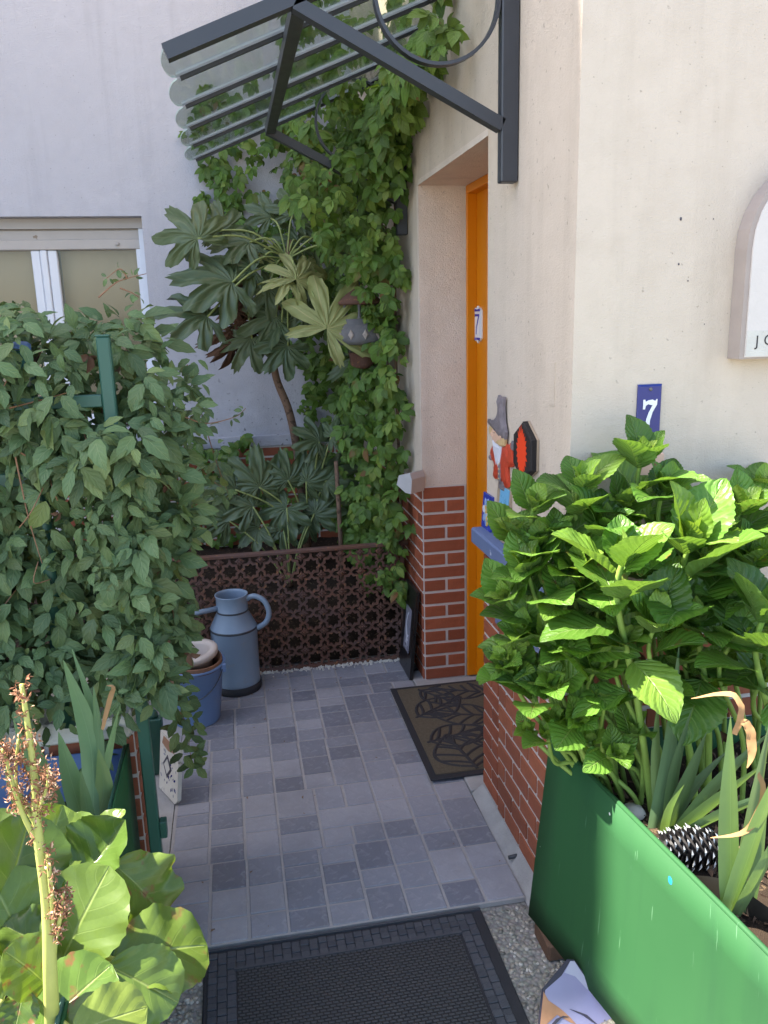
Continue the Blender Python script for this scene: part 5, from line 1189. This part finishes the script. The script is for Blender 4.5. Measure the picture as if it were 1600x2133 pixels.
cr = thing('creeper', 'bright green creeper climbing the house corner beside the door and awning', 'climber', (.6, 3.9, .3))
ins = []
def px_of(p):
    q = p - CP; return 800 + FPX * q.dot(_r) / q.dot(_f), 1066.5 - FPX * q.dot(_u) / q.dot(_f)
def creep(p, d, n, s, pale=.25, bias=0):
    if (p - Vector((.47, 3.66, 1.47))).length < .12 or (p.y < 3.60 and .42 < p.x < .52 and 1.40 < p.z < 1.56): return
    ins.append((R_.choice(LM['creepp'] if R_.random() < pale else LM['creep']), p.y + .5 * (p.x < .2) + bias + R_.uniform(0, .2), frame(p, d, n, s)))
cnt = 0
while cnt < 980:      # mass on the side wall, beyond the door
    Y = 3.32 + abs(R_.gauss(0, .55)); z = R_.uniform(.32, 2.95)
    if Y > 4.6: continue
    edge = 3.25 + .05 * math.sin(z * 9) + .04 * math.sin(z * 23) - max(0, z - 2.1) * .30
    if Y < edge: continue
    th_ = interp(z, [.3, .8, 1.3, 1.7, 2.1, 2.6, 3.0], [.14, .20, .14, .16, .26, .30, .30]) * (.4 + min(1, (Y - edge) * 2.2))
    X = XW - .015 - th_ * R_.random() ** .6
    d = Vector((R_.uniform(-.8, .3), R_.uniform(-.7, .3), R_.uniform(-1, .05))); n = Vector((R_.uniform(-1, -.2), R_.uniform(-1, -.3), R_.uniform(.1, .8)))
    creep(Vector((X, Y, z)), d, n, R_.choice((.04, .05, .06, .07, .085)), interp(z, [.6, 1.4, 2.2], [.35, .55, .85])); cnt += 1
cnt = 0
while cnt < 560:      # back wall
    X = R_.uniform(-.16, .70); z = R_.uniform(.35, 2.75)
    left = interp(z, [.3, .9, 1.2, 1.6, 1.85, 2.1, 2.3, 2.75], [.36, .40, .40, .34, .06, -.10, -.10, -.12]) + .04 * math.sin(z * 17)
    if X < left: continue
    Y = YB - .03 - (.30 * min(1, (X - left) * 2.5)) * R_.random()
    d = Vector((R_.uniform(-.8, .6), -.25, R_.uniform(-1, .1))); n = Vector((R_.uniform(-.5, .3), -1, R_.uniform(.1, .6)))
    creep(Vector((X, Y, z)), d, n, R_.choice((.045, .055, .065, .08)), (.9 if z > 1.7 else .3)); cnt += 1
for k in range(190):   # tresses hanging from the far bracket
    X = R_.uniform(.26, .70); z = R_.uniform(1.55, 2.08 + (X - .26) * .45); Y = R_.uniform(3.26, 3.55)
    if z < 2.0 - (X - .26) * 1.2: continue
    creep(Vector((X, Y, z)), Vector((R_.uniform(-.8, .5), R_.uniform(-.6, .1), R_.uniform(-1, 0))), Vector((R_.uniform(-.6, .2), -1, R_.uniform(.2, .8))), R_.uniform(.04, .075), .6)
cnt = 0
while cnt < 170:      # low ivy in front of the back plinth
    X = R_.uniform(-.75, .40); z = .30 + .62 * R_.random() ** .8
    if -.52 < X < -.30 and z > .45 and R_.random() < .8: continue
    if .10 < X < .30 and z > .62: continue
    creep(Vector((X, YB - .03 - .12 * R_.random(), z)), Vector((R_.uniform(-.8, .6), -.25, R_.uniform(-1, .1))), Vector((R_.uniform(-.5, .3), -1, R_.uniform(.1, .6))), R_.uniform(.05, .075), 0, 1.0); cnt += 1
cnt = 0
while cnt < 300:      # over the door lintel, under the awning
    Y = R_.uniform(2.45, 3.5); z = R_.uniform(2.08, 2.75)
    if Y < 3.20 - (z - 2.1) * 1.35 + .05 * math.sin(z * 30): continue
    X = XW - .02 - .14 * R_.random()
    if z > 2.16 + (X + .095) * .41 - .06 and X < .7: z = 2.16 + (X + .095) * .41 - .07 - .12 * R_.random()
    creep(Vector((X, Y, z)), Vector((R_.uniform(-.7, .2), R_.uniform(-.7, .3), R_.uniform(-1, 0))), Vector((-.8, -.7, .3)), R_.uniform(.055, .085), .45); cnt += 1
climber(cr, ins, 300, 'creep', L['creeper'])
for k in range(4):
    y = 3.52 + .2 * k + R_.uniform(-.02, .02); pts = [(XW - .012, y, .1), (XW - .018 - R_.uniform(0, .03), y + R_.uniform(-.05, .05), .9), (XW - .02, y + R_.uniform(-.08, .06), 1.7), (XW - .02, y + R_.uniform(-.15, .05), 2.5)]
    part('stem', MB().tube(spline(pts, 6), .0045 if k else .007, 6), M['bark'], cr)
for a, b in (((905, 215), (912, 250)), ((912, 205), (950, 275)), ((925, 230), (945, 262))):
    p = spline([at(*a, 3.1), at((a[0] + b[0]) / 2 + 6, (a[1] + b[1]) / 2, 3.08), at(*b, 3.08)], 5); part('tendril', MB().tube(p, .0016, 5), M['stem_red'], cr)
    new('leaf', LM['creepp'][0], None, cr, mat4=Matrix.Translation(-wloc(cr)) @ frame(p[-1], (.3, -.3, -.8), (0, -1, .3), .03))

# ------------------------------------------------------------------ fatsia tree and shrub
def fatsia(par, a, aY, t, tY, n, mesh, k=1.0, root=None):
    p0, p1 = at(*a, aY), at(*t, tY); d = p1 - p0; o = wloc(par)
    new('leaf', mesh, None, par, mat4=Matrix.Translation(-o) @ frame(p0, d, n, d.length * k))
    if root is not None:
        r_ = Vector(root); mid = r_.lerp(p0, .5) + Vector((0, -.03, .05)); part('leaf_stalk', MB().tube(spline([r_, mid, p0], 6), [.006] + [.0045] * 12, 6), M['petiole'], par)
ft = thing('fatsia_tree', 'fatsia with big lobed leaves on a bare slanting trunk by the wall', 'tree', at(635, 1090, 4.25))
tp = spline([at(640, 1140, 4.2), at(622, 960, 4.15), at(603, 860, 4.1), at(575, 785, 4.08), at(568, 710, 4.05), at(585, 620, 4.0), at(598, 545, 3.95), at(604, 500, 3.95)], 6)
part('trunk', MB().tube(tp, [.024 - .012 * i / (len(tp) - 1) for i in range(len(tp))], 10), M['bark'], ft)
tb = spline([at(566, 730, 4.06), at(545, 690, 4.05), at(520, 640, 4.05), at(500, 600, 4.05)], 6); part('branch', MB().tube(tb, [.013 - .006 * i / (len(tb) - 1) for i in range(len(tb))], 8), M['bark'], ft)
CR = at(598, 540, 3.94); CB_ = at(505, 605, 4.04); F = LM['fat']; FP = LM['fatp']
cm = Vector((0, -1, .25))
fatsia(ft, (412, 497), 3.75, (352, 425), 3.78, (-.15, -.9, .4), F[1], 1.15, CR)
fatsia(ft, (458, 480), 3.95, (450, 412), 4.0, (.1, -.9, .3), F[0], 1.1, CR)
fatsia(ft, (484, 588), 3.75, (356, 555), 3.70, (0, -.75, .7), F[2], 1.0, CR)
fatsia(ft, (432, 660), 3.68, (332, 632), 3.62, (.05, -.7, .75), F[0], 1.0, CR)
fatsia(ft, (528, 560), 3.85, (440, 530), 3.80, (.1, -.9, .5), F[0], 1.0, CR)
fatsia(ft, (520, 505), 3.9, (430, 500), 3.85, (0, -.6, .8), F[2], .95, CR)
fatsia(ft, (617, 582), 3.72, (655, 505), 3.80, (.2, -.9, .4), FP[1], .85, CR)
fatsia(ft, (681, 684), 3.60, (742, 585), 3.66, (-.1, -.95, .3), FP[0], 1.12, CR)
fatsia(ft, (605, 588), 3.75, (548, 578), 3.68, (0, -.5, .9), FP[1], 1.0, CR)
fatsia(ft, (575, 660), 3.9, (540, 740), 3.86, (.1, -.95, .2), F[1], 1.0, CR)
fatsia(ft, (525, 705), 3.95, (485, 765), 3.9, (-.1, -.9, .3), F[0], 1.0, CB_)
fatsia(ft, (600, 720), 3.9, (556, 770), 3.86, (.2, -.9, .3), F[3], 1.1, CR)
fatsia(ft, (610, 450), 4.0, (640, 370), 4.05, (0, -.9, .4), F[0], .85, CR)
fatsia(ft, (565, 455), 4.05, (545, 390), 4.1, (.1, -.9, .4), F[2], .95, CR)
fatsia(ft, (660, 500), 4.0, (720, 440), 4.0, (.1, -.9, .4), F[0], .95, CR)
fatsia(ft, (735, 530), 3.9, (790, 580), 3.86, (.1, -.8, .5), F[1], .95, CR)
fatsia(ft, (720, 490), 4.0, (770, 430), 4.0, (.1, -.8, .5), F[3], .8, CR)
fatsia(ft, (640, 640), 3.9, (690, 700), 3.9, (.1, -.9, .3), F[1], .9, CR)
fatsia(ft, (560, 600), 3.9, (510, 660), 3.85, (.1, -.9, .4), F[0], .85, CR)
fatsia(ft, (770, 745), 3.9, (690, 760), 3.86, (0, -.8, .6), F[1], 1.0, None)
for k in range(7):
    a = k * .9 - .2; ex, ez = math.cos(a) * R_.uniform(60, 150), math.sin(a) * R_.uniform(50, 120); ax_, ay_ = 590 + ex * .8, 560 + ez
    fatsia(ft, (ax_, ay_), 4.0 + R_.uniform(-.1, .12), (ax_ + R_.uniform(-1, .6) * 60 + ex * .25, ay_ + R_.uniform(-.4, 1) * 60), 3.98, (R_.uniform(-.5, .5), -.9, R_.uniform(.1, .7)), R_.choice(F + FP[1:]), 1.1, CR)
for px, py, s in ((478, 620, .10), (490, 660, .13), (500, 690, .14), (482, 710, .12), (505, 640, .12), (488, 735, .10), (640, 610, .09)):
    p = at(px, py - 20, 3.98); me = fatsia_mesh(5, .3, 1.5, px, .3).mesh('dead_leaf'); me.materials.append(M['dead'])
    new('dead_leaf', me, None, ft, mat4=Matrix.Translation(-wloc(ft)) @ frame(p, (R_.uniform(-.3, .3), -.2, -1), (R_.uniform(-.8, .8), -.8, .2), s))
f2 = thing('fatsia_shrub', 'low dark fatsia shrub in the planting bed behind the iron panel', 'shrub', at(610, 1140, 3.9))
r2 = at(600, 1140, 3.85); r2.z = .27; r3 = at(640, 1120, 3.95)
rt = spline([r2, at(585, 1105, 3.85), at(605, 1085, 3.85), at(640, 1050, 3.9)], 5); part('stem', MB().tube(rt, [.014, *[.010] * (len(rt) - 1)], 8), M['bark'], f2)
for a, t, n, m, k in (((540, 1015), (533, 930), (0, -.8, .6), 2, 1.0), ((638, 1003), (672, 935), (.1, -.8, .6), 1, 1.05), ((598, 1058), (560, 1120), (0, -.8, .6), 3, 1.0), ((478, 1085), (425, 1020), (-.1, -.9, .5), 2, 1.05), ((527, 1055), (470, 1030), (0, -.8, .6), 0, 1.1), ((655, 1070), (700, 1020), (.1, -.8, .6), 0, 1.0), ((540, 1100), (495, 1138), (0, -.7, .7), 3, 1.0), ((665, 920), (620, 890), (0, -.8, .6), 2, 1.1), ((600, 1000), (590, 940), (0, -.8, .6), 0, 1.0), ((680, 1000), (740, 960), (0, -.8, .6), 1, 1.0), ((590, 1100), (625, 1140), (.1, -.8, .5), 3, .9), ((640, 1090), (670, 1130), (.1, -.8, .5), 1, .9), ((690, 910), (730, 880), (0, -.8, .6), 2, 1.0), ((490, 1020), (450, 960), (0, -.8, .6), 0, 1.0)):
    fatsia(f2, a, 3.85, t, 3.83, n, F[m], k, r2 if a[1] > 1040 else r3)
st_ = thing('garden_stake', 'brown wooden stake upright in the planting bed near the brick jamb', 'stake', (at(712, 1160, 3.75).x, 3.75, .26)); c = wloc(st_)
part('pole', MB().tube([c, at(706, 1060, 3.75), at(700, 960, 3.78)], [.012, .011, .010], 8), M['bark'], st_)
s2 = thing('leaning_stake', 'brown stake leaning beside the hedge against the back brick plinth', 'stake', at(405, 1150, 3.75)); part('pole', MB().tube([at(405, 1165, 3.7), at(372, 1010, 3.9)], .013, 8), M['wood'], s2)

# ------------------------------------------------------------------ hanging lantern among the leaves
lc = at(752, 692, 3.66); ln_ = thing('stone_lantern', 'grey carved lantern with diamond band hanging among the creeper leaves', 'lantern', lc)
part('band', MB().lathe([(.0, -.05), (.075, -.055), (.108, -.05), (.122, -.032), (.118, .012), (.10, .036), (.092, .038), (.088, .058), (.0, .06)], lc, 20), M['stone'], ln_)
for q in range(12):
    a = q * math.pi / 6; rd = Vector((math.cos(a), math.sin(a), 0)); tg = Vector((-math.sin(a), math.cos(a), 0)); c = lc + rd * .1185 + Vector((0, 0, -.008))
    part('diamond_relief', MB().relief([(0, -.022), (.013, 0), (0, .022), (-.013, 0)], .005, (c, tg, Vector((0, 0, 1))), .4, .003), M['plaque_edge'], ln_)
for q in range(6):
    a = q * math.pi / 3 + .3; p = lc + Vector((.075 * math.cos(a), .075 * math.sin(a), .06)); part('column', MB().lathe([(.010, 0), (.006, .012), (.005, .04), (.008, .055), (.010, .06)], p, 8), M['stone'], ln_)
part('roof', MB().lathe([(0, .119), (.10, .119), (.105, .128), (.06, .165), (.02, .19), (0, .2)], lc, 20), M['rust'], ln_)
part('cup', MB().lathe([(0, -.16), (.035, -.158), (.052, -.14), (.056, -.10), (.06, -.095), (.06, -.088), (0, -.088)], lc, 18), M['rust'], ln_)
for q in range(4): a = q * math.pi / 2; p = lc + Vector((.05 * math.cos(a), .05 * math.sin(a), -.089)); part('strut', MB().tube([p, p + Vector((0, 0, .04))], .005, 6), M['stone'], ln_)
part('finial', MB().lathe([(0, -.215), (.010, -.208), (.013, -.198), (.007, -.188), (.012, -.178), (.008, -.159), (0, -.158)], lc, 12), M['stone'], ln_)
part('chain', MB().tube([lc + Vector((0, 0, .2)), lc + Vector((.02, .1, .9))], .003, 6), M['iron'], ln_)
